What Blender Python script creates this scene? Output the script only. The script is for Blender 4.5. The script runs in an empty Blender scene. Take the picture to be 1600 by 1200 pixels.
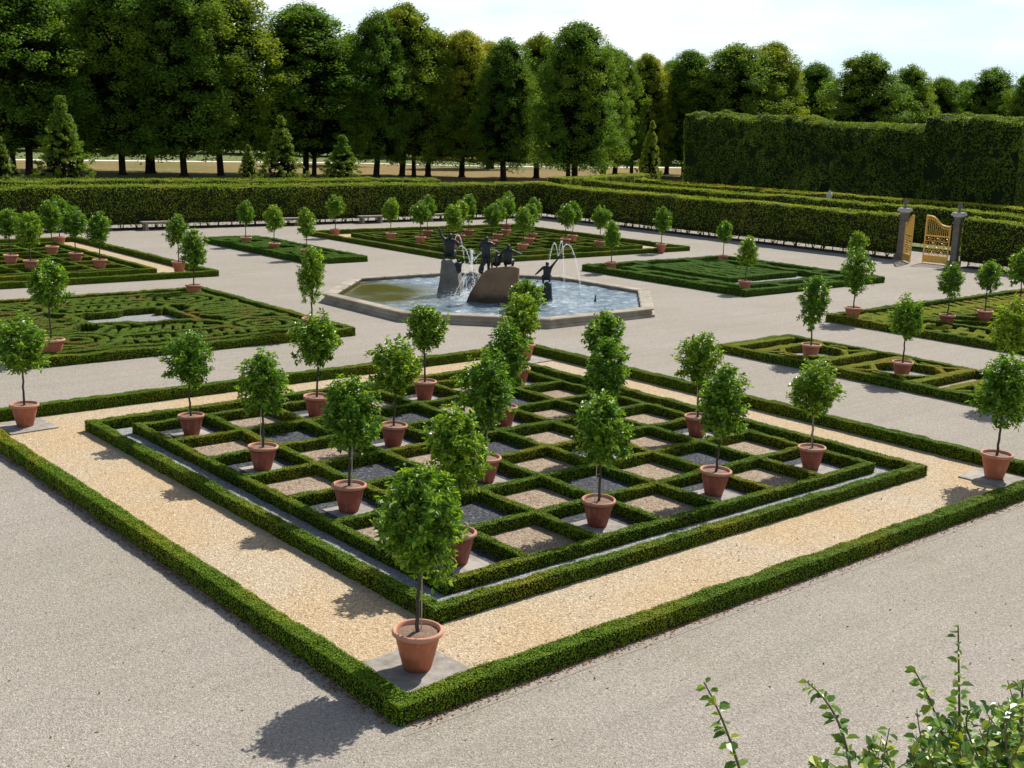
import bpy, math, random
import numpy as np
from mathutils import Matrix, Vector
random.seed(7)
RNG = np.random.default_rng(7)
U = 1.5                      # one plan unit (a cell of the chequered bed) in metres
scene = bpy.context.scene
rad = math.radians
pi = math.pi

# ------------------------------------------------------------------ camera
f_px, pit, roll, yaw = 1842.6, 0.2148, 0.0340, 0.8578
CAM = np.array([-7.0134, -8.8770, 4.3577]) * U
fw = np.array([math.cos(yaw)*math.cos(pit), math.sin(yaw)*math.cos(pit), -math.sin(pit)])
r0 = np.array([math.sin(yaw), -math.cos(yaw), 0.]); u0 = np.cross(r0, fw)
rt = r0*math.cos(roll) + u0*math.sin(roll); up = -r0*math.sin(roll) + u0*math.cos(roll)
cam_d = bpy.data.cameras.new('camera'); cam = bpy.data.objects.new('camera', cam_d)
scene.collection.objects.link(cam)
M = Matrix(((rt[0], up[0], -fw[0], CAM[0]), (rt[1], up[1], -fw[1], CAM[1]), (rt[2], up[2], -fw[2], CAM[2]), (0, 0, 0, 1)))
cam.matrix_world = M
cam_d.sensor_width = 36; cam_d.lens = f_px/1600*36
cam_d.clip_start = 0.05; cam_d.clip_end = 5000
scene.camera = cam
# ------------------------------------------------------------------ light
SUN_AZ, SUN_EL = rad(16), rad(47)
sun_d = bpy.data.lights.new('sun', 'SUN'); sun_d.energy = 5.0; sun_d.angle = rad(0.5); sun_d.color = (1, .955, .87)
sun = bpy.data.objects.new('sun', sun_d); scene.collection.objects.link(sun)
sdir = Vector((math.cos(SUN_AZ)*math.cos(SUN_EL), math.sin(SUN_AZ)*math.cos(SUN_EL), math.sin(SUN_EL)))
sun.rotation_euler = sdir.to_track_quat('Z', 'Y').to_euler(); sun.location = (0, 0, 60)
world = bpy.data.worlds.new("World"); scene.world = world; world.use_nodes = True
nt = world.node_tree; nt.nodes.clear()
def N(nt, t, **kw):
    n = nt.nodes.new(t)
    for k, v in kw.items():
        if hasattr(n, k): setattr(n, k, v)
        else: n.inputs[k].default_value = v
    return n
L = lambda nt, a, b: nt.links.new(a, b)
out = N(nt, 'ShaderNodeOutputWorld'); bg = N(nt, 'ShaderNodeBackground'); bg.inputs['Strength'].default_value = .09
sky = N(nt, 'ShaderNodeTexSky'); sky.sky_type = 'NISHITA'; sky.sun_disc = False
sky.sun_elevation = SUN_EL; sky.sun_rotation = pi/2 - SUN_AZ; sky.air_density = 1.0; sky.dust_density = 1.5
tc = N(nt, 'ShaderNodeTexCoord'); sep = N(nt, 'ShaderNodeSeparateXYZ'); L(nt, tc.outputs['Generated'], sep.inputs[0])
mp = N(nt, 'ShaderNodeMapping'); mp.inputs['Scale'].default_value = (1, 1, 4.5); L(nt, tc.outputs['Generated'], mp.inputs[0])
nz = N(nt, 'ShaderNodeTexNoise'); nz.inputs['Scale'].default_value = 3.4; nz.inputs['Detail'].default_value = 6; nz.inputs['Roughness'].default_value = .55
L(nt, mp.outputs[0], nz.inputs[0])
cr = N(nt, 'ShaderNodeValToRGB'); cr.color_ramp.elements[0].position = .40; cr.color_ramp.elements[1].position = .58
L(nt, nz.outputs[0], cr.inputs[0])
# clouds thin out overhead
mr = N(nt, 'ShaderNodeMapRange'); mr.inputs['From Min'].default_value = .12; mr.inputs['From Max'].default_value = .45
mr.inputs['To Min'].default_value = 1; mr.inputs['To Max'].default_value = .06; L(nt, sep.outputs['Z'], mr.inputs[0])
mu = N(nt, 'ShaderNodeMath', operation='MULTIPLY'); L(nt, cr.outputs[0], mu.inputs[0]); L(nt, mr.outputs[0], mu.inputs[1])
mx = N(nt, 'ShaderNodeMix'); mx.data_type = 'RGBA'; L(nt, mu.outputs[0], mx.inputs[0])
hz = N(nt, 'ShaderNodeMix'); hz.data_type = 'RGBA'; mh = N(nt, 'ShaderNodeMapRange'); mh.inputs['From Min'].default_value = .10; mh.inputs['From Max'].default_value = .42; mh.inputs['To Min'].default_value = .85; mh.inputs['To Max'].default_value = 0; L(nt, sep.outputs['Z'], mh.inputs[0]); L(nt, mh.outputs[0], hz.inputs[0]); hz.inputs[7].default_value = (6.9, 8.6, 10.2, 1)
L(nt, sky.outputs[0], hz.inputs[6])
L(nt, hz.outputs[2], mx.inputs[6]); mx.inputs[7].default_value = (9.7, 9.8, 9.9, 1)
L(nt, mx.outputs[2], bg.inputs['Color']); L(nt, bg.outputs[0], out.inputs[0])
scene.view_settings.view_transform = 'Standard'; scene.view_settings.look = 'None'
scene.view_settings.exposure = 0.36; scene.view_settings.gamma = 1.0
scene.cycles.max_bounces = 6; scene.cycles.transparent_max_bounces = 8

# ------------------------------------------------------------------ materials
def mat(name):
    m = bpy.data.materials.new(name); m.use_nodes = True
    m.node_tree.nodes.clear(); return m, m.node_tree
def ramp(nt, src, stops):
    c = N(nt, 'ShaderNodeValToRGB'); e = c.color_ramp.elements
    e[0].position, e[0].color = stops[0][0], (*stops[0][1], 1)
    e[1].position, e[1].color = stops[-1][0], (*stops[-1][1], 1)
    for p, col in stops[1:-1]:
        q = e.new(p); q.color = (*col, 1)
    L(nt, src, c.inputs[0]); return c.outputs[0]
def noise(nt, scale, detail=3, rough=.5, vec=None, kind='Object'):
    n = N(nt, 'ShaderNodeTexNoise'); n.inputs['Scale'].default_value = scale
    n.inputs['Detail'].default_value = detail; n.inputs['Roughness'].default_value = rough
    if vec is None:
        t = N(nt, 'ShaderNodeTexCoord'); vec = t.outputs[kind]
    L(nt, vec, n.inputs[0]); return n.outputs[0]
def mixc(nt, fac, a, b, mode='MIX'):
    m = N(nt, 'ShaderNodeMix'); m.data_type = 'RGBA'; m.blend_type = mode
    if hasattr(fac, 'is_linked') or not isinstance(fac, (int, float)): L(nt, fac, m.inputs[0])
    else: m.inputs[0].default_value = fac
    for i, v in ((6, a), (7, b)):
        if isinstance(v, tuple): m.inputs[i].default_value = (*v, 1)
        else: L(nt, v, m.inputs[i])
    return m.outputs[2]
def foliage(name, cols, patch=None, patch_scale=.6, patch_pos=(.5, .7), gloss=.5, spec=.3, trans=.35, tcol=(1.5, 1.5, .8), vary=True):
    m, nt = mat(name); o = N(nt, 'ShaderNodeOutputMaterial')
    g = N(nt, 'ShaderNodeNewGeometry')
    c = ramp(nt, g.outputs['Random Per Island'], [(i/(len(cols)-1), q) for i, q in enumerate(cols)])
    if patch:
        n = noise(nt, patch_scale, 3)
        k = ramp(nt, n, [(patch_pos[0], (0, 0, 0)), (patch_pos[1], (1, 1, 1))])
        c = mixc(nt, k, c, patch)
    if vary and not name.startswith(('box', 'dead')):
        oi = N(nt, 'ShaderNodeObjectInfo'); c = mixc(nt, 1.0, c, ramp(nt, oi.outputs['Random'], [(0, (.78, .86, .8)), (.5, (1, 1, 1)), (1, (1.35, 1.16, 1.1))]), 'MULTIPLY')
    p = N(nt, 'ShaderNodeBsdfPrincipled'); L(nt, c, p.inputs['Base Color'])
    p.inputs['Roughness'].default_value = gloss; p.inputs['Specular IOR Level'].default_value = spec
    t = N(nt, 'ShaderNodeBsdfTranslucent'); tcv = mixc(nt, 1.0, c, tcol, 'MULTIPLY'); L(nt, tcv, t.inputs[0])
    s = N(nt, 'ShaderNodeMixShader'); s.inputs[0].default_value = trans
    L(nt, p.outputs[0], s.inputs[1]); L(nt, t.outputs[0], s.inputs[2]); L(nt, s.outputs[0], o.inputs[0])
    return m
def plain(name, c1, c2=None, scale=8, rough=.8, bump=0, bscale=30, metal=0, detail=4, spec=.4, extra=None):
    m, nt = mat(name); o = N(nt, 'ShaderNodeOutputMaterial'); p = N(nt, 'ShaderNodeBsdfPrincipled')
    L(nt, p.outputs[0], o.inputs[0]); p.inputs['Roughness'].default_value = rough
    p.inputs['Metallic'].default_value = metal; p.inputs['Specular IOR Level'].default_value = spec
    if c2:
        n = noise(nt, scale, detail, .6)
        c = ramp(nt, n, [(.3, c1), (.7, c2)])
        if extra:
            n2 = noise(nt, extra[0], 4, .6); k = ramp(nt, n2, [(extra[1], (0, 0, 0)), (extra[1]+.12, (1, 1, 1))])
            c = mixc(nt, k, c, extra[2])
        if 'terracotta' in name:
            oi = N(nt, 'ShaderNodeObjectInfo'); c = mixc(nt, 1.0, c, ramp(nt, oi.outputs['Random'], [(0, (.72, .74, .8)), (1, (1.22, 1.3, 1.35))]), 'MULTIPLY')
            t = N(nt, 'ShaderNodeTexCoord'); mpn = N(nt, 'ShaderNodeMapping'); mpn.inputs['Scale'].default_value = (9, 9, 1.6); L(nt, t.outputs['Object'], mpn.inputs[0])
            va = N(nt, 'ShaderNodeVectorMath', operation='ADD'); L(nt, mpn.outputs[0], va.inputs[0]); L(nt, oi.outputs['Random'], va.inputs[1])
            st = noise(nt, 1.4, 5, .65, va.outputs[0]); c = mixc(nt, ramp(nt, st, [(.52, (0, 0, 0)), (.72, (.35, .35, .35))]), c, (.50, .36, .28))
        L(nt, c, p.inputs['Base Color'])
    else: p.inputs['Base Color'].default_value = (*c1, 1)
    if bump:
        b = N(nt, 'ShaderNodeBump'); b.inputs['Strength'].default_value = bump; b.inputs['Distance'].default_value = .02
        L(nt, noise(nt, bscale, 5, .6), b.inputs['Height']); L(nt, b.outputs[0], p.inputs['Normal'])
    return m
def gravel(name, dark, mid, light, scale=45, big=.25, bigcol=None, bigpos=(.45, .7), bump=.6, tracks=False):
    m, nt = mat(name); o = N(nt, 'ShaderNodeOutputMaterial'); p = N(nt, 'ShaderNodeBsdfPrincipled')
    p.inputs['Roughness'].default_value = .95; p.inputs['Specular IOR Level'].default_value = .15
    L(nt, p.outputs[0], o.inputs[0])
    t = N(nt, 'ShaderNodeTexCoord'); vec = t.outputs['Object']
    v = N(nt, 'ShaderNodeTexVoronoi'); v.inputs['Scale'].default_value = scale; L(nt, vec, v.inputs[0])
    sp = N(nt, 'ShaderNodeSeparateColor'); L(nt, v.outputs['Color'], sp.inputs[0])
    c = ramp(nt, sp.outputs[0], [(0, dark), (.45, mid), (.85, mid), (1, light)])
    g = noise(nt, scale*.35, 4, .65, vec)
    k = ramp(nt, g, [(.3, (.80, .80, .80)), (.7, (1.14, 1.14, 1.14))])
    c = mixc(nt, 1.0, c, k, 'MULTIPLY')
    if bigcol:
        b1 = noise(nt, big, 5, .6, vec); k = ramp(nt, b1, [(bigpos[0], (0, 0, 0)), (bigpos[1], (1, 1, 1))])
        c = mixc(nt, k, c, mixc(nt, 1.0, c, bigcol, 'MULTIPLY'))
    if tracks:
        mpn = N(nt, 'ShaderNodeMapping'); mpn.inputs['Rotation'].default_value = (0, 0, .35); mpn.inputs['Scale'].default_value = (.12, 1.6, 1)
        L(nt, vec, mpn.inputs[0]); q = noise(nt, 1.3, 4, .7, mpn.outputs[0])
        k = ramp(nt, q, [(.38, (.96, .96, .965)), (.64, (1.035, 1.03, 1.03))]); c = mixc(nt, 1.0, c, k, 'MULTIPLY')
        mpn = N(nt, 'ShaderNodeMapping'); mpn.inputs['Rotation'].default_value = (0, 0, -.9); mpn.inputs['Scale'].default_value = (.1, 2.2, 1)
        L(nt, vec, mpn.inputs[0]); q = noise(nt, 2.0, 4, .7, mpn.outputs[0])
        k = ramp(nt, q, [(.33, (.95, .95, .95)), (.5, (1, 1, 1))]); c = mixc(nt, 1.0, c, k, 'MULTIPLY')
    if tracks:
        for sc_, p0_, cc in ((1.7, .68, (1.16, 1.15, 1.14)), (.9, .66, (.90, .90, .88))):
            q = noise(nt, sc_, 6, .7, vec); k = ramp(nt, q, [(p0_-.06, (0, 0, 0)), (p0_+.06, (1, 1, 1))]); c = mixc(nt, k, c, mixc(nt, 1.0, c, cc, 'MULTIPLY'))
    L(nt, c, p.inputs['Base Color'])
    b = N(nt, 'ShaderNodeBump'); b.inputs['Strength'].default_value = bump; b.inputs['Distance'].default_value = .012
    L(nt, v.outputs['Distance'], b.inputs['Height']); L(nt, b.outputs[0], p.inputs['Normal'])
    return m

def wet_rock(name, c1, c2, scale, rough, bump, bscale, detail=6, extra=None):
    m = plain(name, c1, c2, scale, rough, bump, bscale, detail=detail, extra=extra); nt = m.node_tree
    p = [n for n in nt.nodes if n.type == 'BSDF_PRINCIPLED'][0]; src = p.inputs['Base Color'].links[0].from_socket
    t = N(nt, 'ShaderNodeTexCoord'); sp = N(nt, 'ShaderNodeSeparateXYZ'); L(nt, t.outputs['Object'], sp.inputs[0])
    n = noise(nt, 2.5, 4, .6); a = N(nt, 'ShaderNodeMath', operation='MULTIPLY_ADD'); L(nt, n, a.inputs[0]); a.inputs[1].default_value = -.7; L(nt, sp.outputs['Z'], a.inputs[2])
    k = ramp(nt, a.outputs[0], [(.0, (.25, .25, .25)), (.22, (1, 1, 1))]); L(nt, mixc(nt, 1.0, src, k, 'MULTIPLY'), p.inputs['Base Color']); return m
MT = {}
MT['box'] = foliage('boxwood_leaves', [(.075, .15, .007), (.135, .235, .010), (.21, .31, .014)], (.32, .31, .016), .55, (.48, .72), .6, .12, .13)
MT['box_far'] = foliage('boxwood_leaves_fresh', [(.05, .13, .009), (.09, .20, .013), (.14, .26, .018)], (.18, .24, .02), .5, (.6, .8), .6, .12, .13)
MT['box_rust'] = foliage('boxwood_leaves_rusty', [(.08, .15, .012), (.14, .22, .018), (.20, .28, .022)], (.24, .17, .03), .8, (.54, .72), .6, .2, .28)
MT['box_yel'] = foliage('boxwood_leaves_yellow', [(.17, .23, .015), (.27, .32, .02), (.36, .37, .03)], (.38, .28, .03), .8, (.5, .7), .6, .2, .28)
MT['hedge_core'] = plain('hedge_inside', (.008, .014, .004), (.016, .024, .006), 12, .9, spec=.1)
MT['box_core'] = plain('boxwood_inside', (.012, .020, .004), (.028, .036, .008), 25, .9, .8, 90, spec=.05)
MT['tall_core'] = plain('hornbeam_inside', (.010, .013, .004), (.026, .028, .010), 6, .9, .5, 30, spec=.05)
MT['tall'] = foliage('hornbeam_leaves', [(.09, .14, .014), (.20, .28, .022), (.36, .44, .04)], (.36, .34, .05), .35, (.5, .75), .55, .1, .38, (1.6, 1.5, .6))
MT['citrus'] = foliage('citrus_leaves', [(.035, .095, .010), (.085, .19, .014), (.16, .31, .020), (.33, .47, .04)], None, gloss=.36, spec=.4, trans=.33, tcol=(1.7, 1.6, .6))
MT['citrus_yel'] = foliage('citrus_leaves_pale', [(.10, .20, .015), (.28, .40, .02), (.5, .56, .03)], None, gloss=.35, spec=.5, trans=.36, tcol=(1.6, 1.4, .5))
MT['lime'] = foliage('lime_tree_leaves', [(.048, .112, .018), (.095, .19, .025), (.17, .29, .03)], (.22, .31, .03), .16, (.48, .7), .6, .15, .45, (1.6, 1.5, .6))
MT['lime_olive'] = foliage('lime_tree_leaves_olive', [(.070, .135, .018), (.14, .22, .022), (.24, .33, .03)], (.36, .40, .035), .13, (.5, .7), .6, .15, .45, (1.6, 1.4, .55))
MT['lime_gold'] = foliage('lime_tree_leaves_autumn', [(.10, .17, .018), (.20, .29, .026), (.32, .40, .035)], (.45, .44, .05), .2, (.46, .66), .6, .15, .40, (1.6, 1.3, .5))
MT['sapling'] = foliage('young_tree_leaves', [(.08, .15, .016), (.17, .26, .022), (.32, .39, .03)], None, trans=.42)
MT['block'] = foliage('pleached_leaves', [(.04, .075, .012), (.08, .135, .018), (.18, .27, .035)], (.20, .29, .035), .25, (.5, .7), .5, .2, .38, (1.5, 1.5, .6))
MT['shrub'] = foliage('shrub_leaves', [(.06, .13, .035), (.13, .25, .05), (.24, .38, .06), (.50, .50, .05)], None, gloss=.38, spec=.5, trans=.34, tcol=(1.4, 1.3, .6))
MT['bark'] = plain('bark', (.035, .028, .02), (.09, .07, .05), 14, .9, .5, 40)
MT['bark_dark'] = plain('lime_tree_bark', (.012, .010, .008), (.035, .028, .022), 3, .95, .5, 12, spec=.1)
MT['twig'] = plain('reddish_twig', (.10, .075, .03), (.17, .15, .05), 20, .7)
MT['cane'] = plain('bamboo_cane', (.38, .33, .24), (.5, .45, .36), 12, .7)
MT['pot_pink'] = plain('terracotta_pale', (.36, .10, .045), (.45, .145, .07), 5, .75, .15, 60, extra=(3.2, .60, (.46, .31, .24)))
MT['pot_red'] = plain('terracotta_red', (.26, .06, .033), (.34, .085, .047), 5, .72, .15, 60, extra=(3.0, .63, (.42, .27, .21)))
MT['pot_rim'] = plain('terracotta_rim', (.42, .17, .10), (.52, .24, .155), 6, .8, .15, 60)
MT['soil'] = plain('potting_soil', (.15, .09, .06), (.27, .18, .13), 30, .95, .8, 60)
MT['path'] = gravel('grey_gravel', (.205, .182, .153), (.338, .302, .256), (.48, .44, .38), 62, .22, (.90, .91, .86), (.42, .72), .7, True)
MT['tan'] = gravel('tan_gravel', (.28, .20, .115), (.48, .36, .22), (.66, .53, .36), 46, .32, (.98, 1.06, 1.22), (.46, .62), .9)
MT['celltan'] = gravel('cell_pale_gravel', (.16, .12, .085), (.33, .255, .18), (.50, .41, .31), 36, .8, (.85, .82, .8), (.45, .7), .9)
MT['celldark'] = gravel('cell_slate_gravel', (.02, .022, .027), (.065, .068, .078), (.16, .165, .18), 30, 1, None, bump=1.0)
MT['cellgrey'] = gravel('pale_grey_gravel', (.13, .13, .13), (.28, .28, .27), (.42, .42, .40), 34, 1, None, bump=.8)
MT['slab'] = plain('paving_stone', (.19, .17, .145), (.33, .305, .27), 7, .9, .5, 40, extra=(1.5, .5, (.36, .33, .29)))
MT['lawn'] = gravel('dry_grass', (.10, .08, .025), (.24, .165, .06), (.32, .22, .09), 6, .03, (.55, .85, .55), (.5, .62), 1.0)
MT['dirt'] = gravel('verge', (.10, .12, .04), (.16, .18, .06), (.22, .22, .08), 8, .1, (.8, .9, .8), (.4, .6), .6)
MT['track'] = plain('pale_track', (.62, .60, .52), (.75, .72, .64), .5, .9)
MT['stone'] = plain('basin_stone', (.20, .165, .12), (.38, .335, .26), 1.6, .85, .35, 18, extra=(2.5, .58, (.20, .17, .13)))
MT['stone_grey'] = plain('pillar_stone', (.10, .085, .07), (.19, .165, .14), 4, .9, .4, 20)
MT['stone_white'] = plain('weathered_pale_stone', (.35, .34, .32), (.55, .53, .5), 4, .85, .3, 25)
MT['bench_stone'] = plain('bench_sandstone', (.2, .165, .13), (.32, .27, .22), 4, .85, .3, 25)
MT['rock'] = wet_rock('fountain_rock_brown', (.12, .07, .036), (.27, .165, .09), 1.3, .6, .7, 9, detail=7, extra=(1.6, .55, (.11, .075, .05)))
MT['rock_wet'] = plain('fountain_rock_wet', (.09, .085, .07), (.21, .20, .175), 2.0, .65, .7, 9, detail=7, extra=(1.3, .55, (.24, .19, .10)))
MT['bronze'] = plain('bronze', (.008, .010, .012), (.03, .036, .036), 7, .42, .4, 30, metal=.3)
MT['gold'] = plain('gilded_iron', (.62, .36, .06), (.78, .50, .13), 6, .45, metal=.25)
MT['black'] = plain('black_metal', (.02, .02, .02), rough=.5)
MT['litter'] = foliage('dead_leaves', [(.14, .05, .02), (.25, .11, .04), (.33, .2, .08)], None, trans=.15)
def spray_mat():
    m, nt = mat('water_spray'); o = N(nt, 'ShaderNodeOutputMaterial')
    d = N(nt, 'ShaderNodeBsdfDiffuse'); d.inputs[0].default_value = (.9, .93, .95, 1)
    t = N(nt, 'ShaderNodeBsdfTranslucent'); t.inputs[0].default_value = (.9, .93, .95, 1)
    a = N(nt, 'ShaderNodeMixShader'); a.inputs[0].default_value = .5; L(nt, d.outputs[0], a.inputs[1]); L(nt, t.outputs[0], a.inputs[2])
    tr = N(nt, 'ShaderNodeBsdfTransparent'); b = N(nt, 'ShaderNodeMixShader'); b.inputs[0].default_value = .24
    L(nt, tr.outputs[0], b.inputs[1]); L(nt, a.outputs[0], b.inputs[2]); L(nt, b.outputs[0], o.inputs[0]); return m
MT['spray'] = spray_mat()
def water_mat(cx, cy):
    m, nt = mat('fountain_water'); o = N(nt, 'ShaderNodeOutputMaterial'); p = N(nt, 'ShaderNodeBsdfPrincipled')
    L(nt, p.outputs[0], o.inputs[0])
    t = N(nt, 'ShaderNodeTexCoord'); vec = t.outputs['Object']
    n1 = noise(nt, 2.4, 8, .72, vec); n2 = noise(nt, .35, 3, .5, vec)
    s = N(nt, 'ShaderNodeSeparateXYZ'); L(nt, vec, s.inputs[0])
    # still, algae-brown water in the left bay, churned water elsewhere: distance from the calm bay
    vm = N(nt, 'ShaderNodeVectorMath', operation='DISTANCE'); vm.inputs[1].default_value = (-4.3, 3.2, 0); L(nt, vec, vm.inputs[0])
    mr = N(nt, 'ShaderNodeMapRange'); mr.inputs['From Min'].default_value = 2.3; mr.inputs['From Max'].default_value = 4.3; L(nt, vm.outputs['Value'], mr.inputs[0])
    ad = N(nt, 'ShaderNodeMath', operation='MULTIPLY_ADD'); L(nt, n2, ad.inputs[0]); ad.inputs[1].default_value = .8; ad.inputs[2].default_value = -.4
    a2 = N(nt, 'ShaderNodeMath', operation='ADD'); a2.use_clamp = True; L(nt, mr.outputs[0], a2.inputs[0]); L(nt, ad.outputs[0], a2.inputs[1])
    fo = ramp(nt, n1, [(.40, (.10, .15, .18)), (.54, (.22, .29, .35)), (.70, (.75, .79, .82))])
    c = mixc(nt, a2.outputs[0], (.085, .078, .012), fo)
    L(nt, c, p.inputs['Base Color']); p.inputs['Roughness'].default_value = .09; p.inputs['Specular IOR Level'].default_value = .4
    b = N(nt, 'ShaderNodeBump'); L(nt, a2.outputs[0], b.inputs['Strength']); b.inputs['Distance'].default_value = .04
    L(nt, noise(nt, 5, 6, .65, vec), b.inputs['Height']); L(nt, b.outputs[0], p.inputs['Normal'])
    return m
MT['water'] = water_mat(0, 0)

# ------------------------------------------------------------------ mesh helpers
class MB:
    def __init__(s): s.v = []; s.f = []; s.n = 0; s.m = []
    def add(s, v, faces, mi=0):
        v = np.asarray(v, float).reshape(-1, 3); s.v.append(v)
        if isinstance(faces, np.ndarray): s.f.append((faces + s.n, mi))
        else:
            by = {}
            for q in faces: by.setdefault(len(q), []).append(q)
            for k in by: s.f.append((np.array(by[k], int) + s.n, mi))
        s.n += len(v)
    def mesh(s, name, mats, smooth=False):
        V = np.concatenate(s.v); me = bpy.data.meshes.new(name)
        loops = np.concatenate([a.ravel() for a, _ in s.f]); tot = np.concatenate([np.full(len(a), a.shape[1]) for a, _ in s.f])
        mi = np.concatenate([np.full(len(a), i) for a, i in s.f])
        st = np.concatenate([[0], np.cumsum(tot)[:-1]])
        me.vertices.add(len(V)); me.vertices.foreach_set('co', V.astype(np.float32).ravel())
        me.loops.add(len(loops)); me.loops.foreach_set('vertex_index', loops.astype(np.int32))
        me.polygons.add(len(tot)); me.polygons.foreach_set('loop_start', st.astype(np.int32)); me.polygons.foreach_set('loop_total', tot.astype(np.int32))
        me.polygons.foreach_set('material_index', mi.astype(np.int32))
        me.polygons.foreach_set('use_smooth', np.full(len(tot), smooth))
        for m in (mats if isinstance(mats, (list, tuple)) else [mats]): me.materials.append(m)
        me.update(calc_edges=True); return me
    def build(s, name, mats, parent=None, loc=(0, 0, 0), smooth=False):
        return link(name, s.mesh(name, mats, smooth), parent, loc)
def link(name, me, parent=None, loc=(0, 0, 0)):
    o = bpy.data.objects.new(name, me); scene.collection.objects.link(o); o.location = loc
    if parent: o.parent = parent
    return o
def tag(o, label, cat, group=None, kind=None):
    if label: o['label'] = label
    if cat: o['category'] = cat
    if group: o['group'] = group
    if kind: o['kind'] = kind
    return o
def thing(name, label, cat, loc, group=None, rz=0):
    o = bpy.data.objects.new(name, None); scene.collection.objects.link(o); o.location = loc; o.rotation_euler = (0, 0, rz)
    o.empty_display_size = .2
    return tag(o, label, cat, group)
def grid_faces(nu, nv, closed=False):
    i = np.arange(nu-1)[:, None]*nv; w = nv if closed else nv-1
    j = np.arange(w)[None, :]; j2 = (j+1) % nv
    return np.stack([i+j, i+j2, i+nv+j2, i+nv+j], -1).reshape(-1, 4)
def box(mb, x0, x1, y0, y1, z0, z1, mi=0, M=None):
    v = np.array([(x, y, z) for z in (z0, z1) for x, y in ((x0, y0), (x1, y0), (x1, y1), (x0, y1))], float)
    if M is not None: v = np.array([tuple(M @ Vector(p)) for p in v])
    mb.add(v, [(3, 2, 1, 0), (4, 5, 6, 7), (0, 1, 5, 4), (1, 2, 6, 5), (2, 3, 7, 6), (3, 0, 4, 7)], mi)
def tube(mb, pts, radii, n=7, mi=0, cap=True):
    pts = np.asarray(pts, float); radii = np.broadcast_to(radii, len(pts))
    t = np.gradient(pts, axis=0); t /= np.linalg.norm(t, axis=1)[:, None] + 1e-9
    ref = np.array([1., 0, 0]) if abs(t[0][0]) < .8 else np.array([0, 1., 0])
    rings = []; a = np.arange(n)*2*pi/n
    for p, d, r in zip(pts, t, radii):
        b = np.cross(d, ref); b /= np.linalg.norm(b); c = np.cross(d, b)
        rings.append(p + r*(np.cos(a)[:, None]*b + np.sin(a)[:, None]*c))
    F = grid_faces(len(pts), n, True); mb.add(np.concatenate(rings), F, mi)
    if cap:
        mb.add(rings[-1], [tuple(range(n))], mi); mb.add(rings[0], [tuple(range(n))[::-1]], mi)
def lathe(mb, prof, n=28, mi=0, c=(0, 0, 0)):
    a = np.arange(n)*2*pi/n; prof = np.asarray(prof, float)
    v = np.stack([prof[:, 0, None]*np.cos(a)+c[0], prof[:, 0, None]*np.sin(a)+c[1], np.broadcast_to(prof[:, 1, None]+c[2], (len(prof), n))], -1).reshape(-1, 3)
    mb.add(v, grid_faces(len(prof), n, True), mi)
def _h(ix, iy, iz, s):
    h = (ix*374761393 + iy*668265263 + iz*2147483647 + s*974634777) & 0xffffffff
    h = ((h ^ (h >> 13))*1274126177) & 0xffffffff; h = h ^ (h >> 16)
    return (h & 0xffff)/32767.5 - 1
def vn(p, sc=1., s=0):
    p = np.asarray(p, float)*sc; i = np.floor(p).astype(np.int64); f = p-i; f = f*f*(3-2*f); r = 0
    for dx in (0, 1):
        for dy in (0, 1):
            for dz in (0, 1):
                w = (f[:, 0] if dx else 1-f[:, 0])*(f[:, 1] if dy else 1-f[:, 1])*(f[:, 2] if dz else 1-f[:, 2])
                r = r + w*_h(i[:, 0]+dx, i[:, 1]+dy, i[:, 2]+dz, s)
    return r
def nrm(a): return a/(np.linalg.norm(a, axis=-1, keepdims=True)+1e-9)
def leaves(mb, pos, nor, size, aspect=.55, mi=0, tdir=None, six=False, fold=.18, rs=RNG):
    """pos (n,3) leaf bases, nor (n,3) blade normals, size (n,) lengths"""
    n = len(pos); nor = nrm(nor); t = rs.normal(size=(n, 3)) if tdir is None else tdir
    t = nrm(t - (t*nor).sum(1, keepdims=True)*nor); b = np.cross(nor, t)
    s = np.broadcast_to(size, n)[:, None]; w = s*aspect*.5; h = s*fold*aspect
    if six:
        V = np.stack([pos, pos+t*s*.30+b*w*.9+nor*h, pos+t*s*.65+b*w*.85+nor*h*.8, pos+t*s-nor*h*.5, pos+t*s*.65-b*w*.85+nor*h*.8, pos+t*s*.30-b*w*.9+nor*h], 1).reshape(-1, 3)
        k = np.arange(n)[:, None]*6
        F = np.concatenate([k+np.array([0, 1, 2, 3]), k+np.array([0, 3, 4, 5])])
    else:
        V = np.stack([pos-t*s*.5, pos+b*w+nor*h, pos+t*s*.5, pos-b*w+nor*h], 1).reshape(-1, 3)
        F = np.arange(n)[:, None]*4+np.array([0, 1, 2, 3])
    mb.add(V, F, mi)

# ------------------------------------------------------------------ hedges
def profile(w, h, z0=0, rr=.06):
    r = min(w, h)*rr+.005
    return np.array([(-w/2, z0), (-w/2, z0+(h-z0)*.35), (-w/2, z0+(h-z0)*.7), (-w/2, h-r*1.6), (-w/2+r*.5, h-r*.4), (-w/2+r*1.7, h), (0, h),
                     (w/2-r*1.7, h), (w/2-r*.5, h-r*.4), (w/2, h-r*1.6), (w/2, z0+(h-z0)*.7), (w/2, z0+(h-z0)*.35), (w/2, z0)])
def hedge_disp(P, Nn, amp, sc, w0):
    d = vn(P, sc, 1)*amp + vn(P, sc*2.7, 2)*amp*.5
    lo = vn(P*np.array([1, 1, 0]), .35/w0, 5)*amp*1.1+vn(P*np.array([1, 1, 0]), 1.3/w0, 6)*amp*.6
    P = P + Nn*d[:, None]; P[:, 2] += lo*np.clip(P[:, 2]/(P[:, 2].max()+1e-6), 0, 1)
    return P
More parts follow.
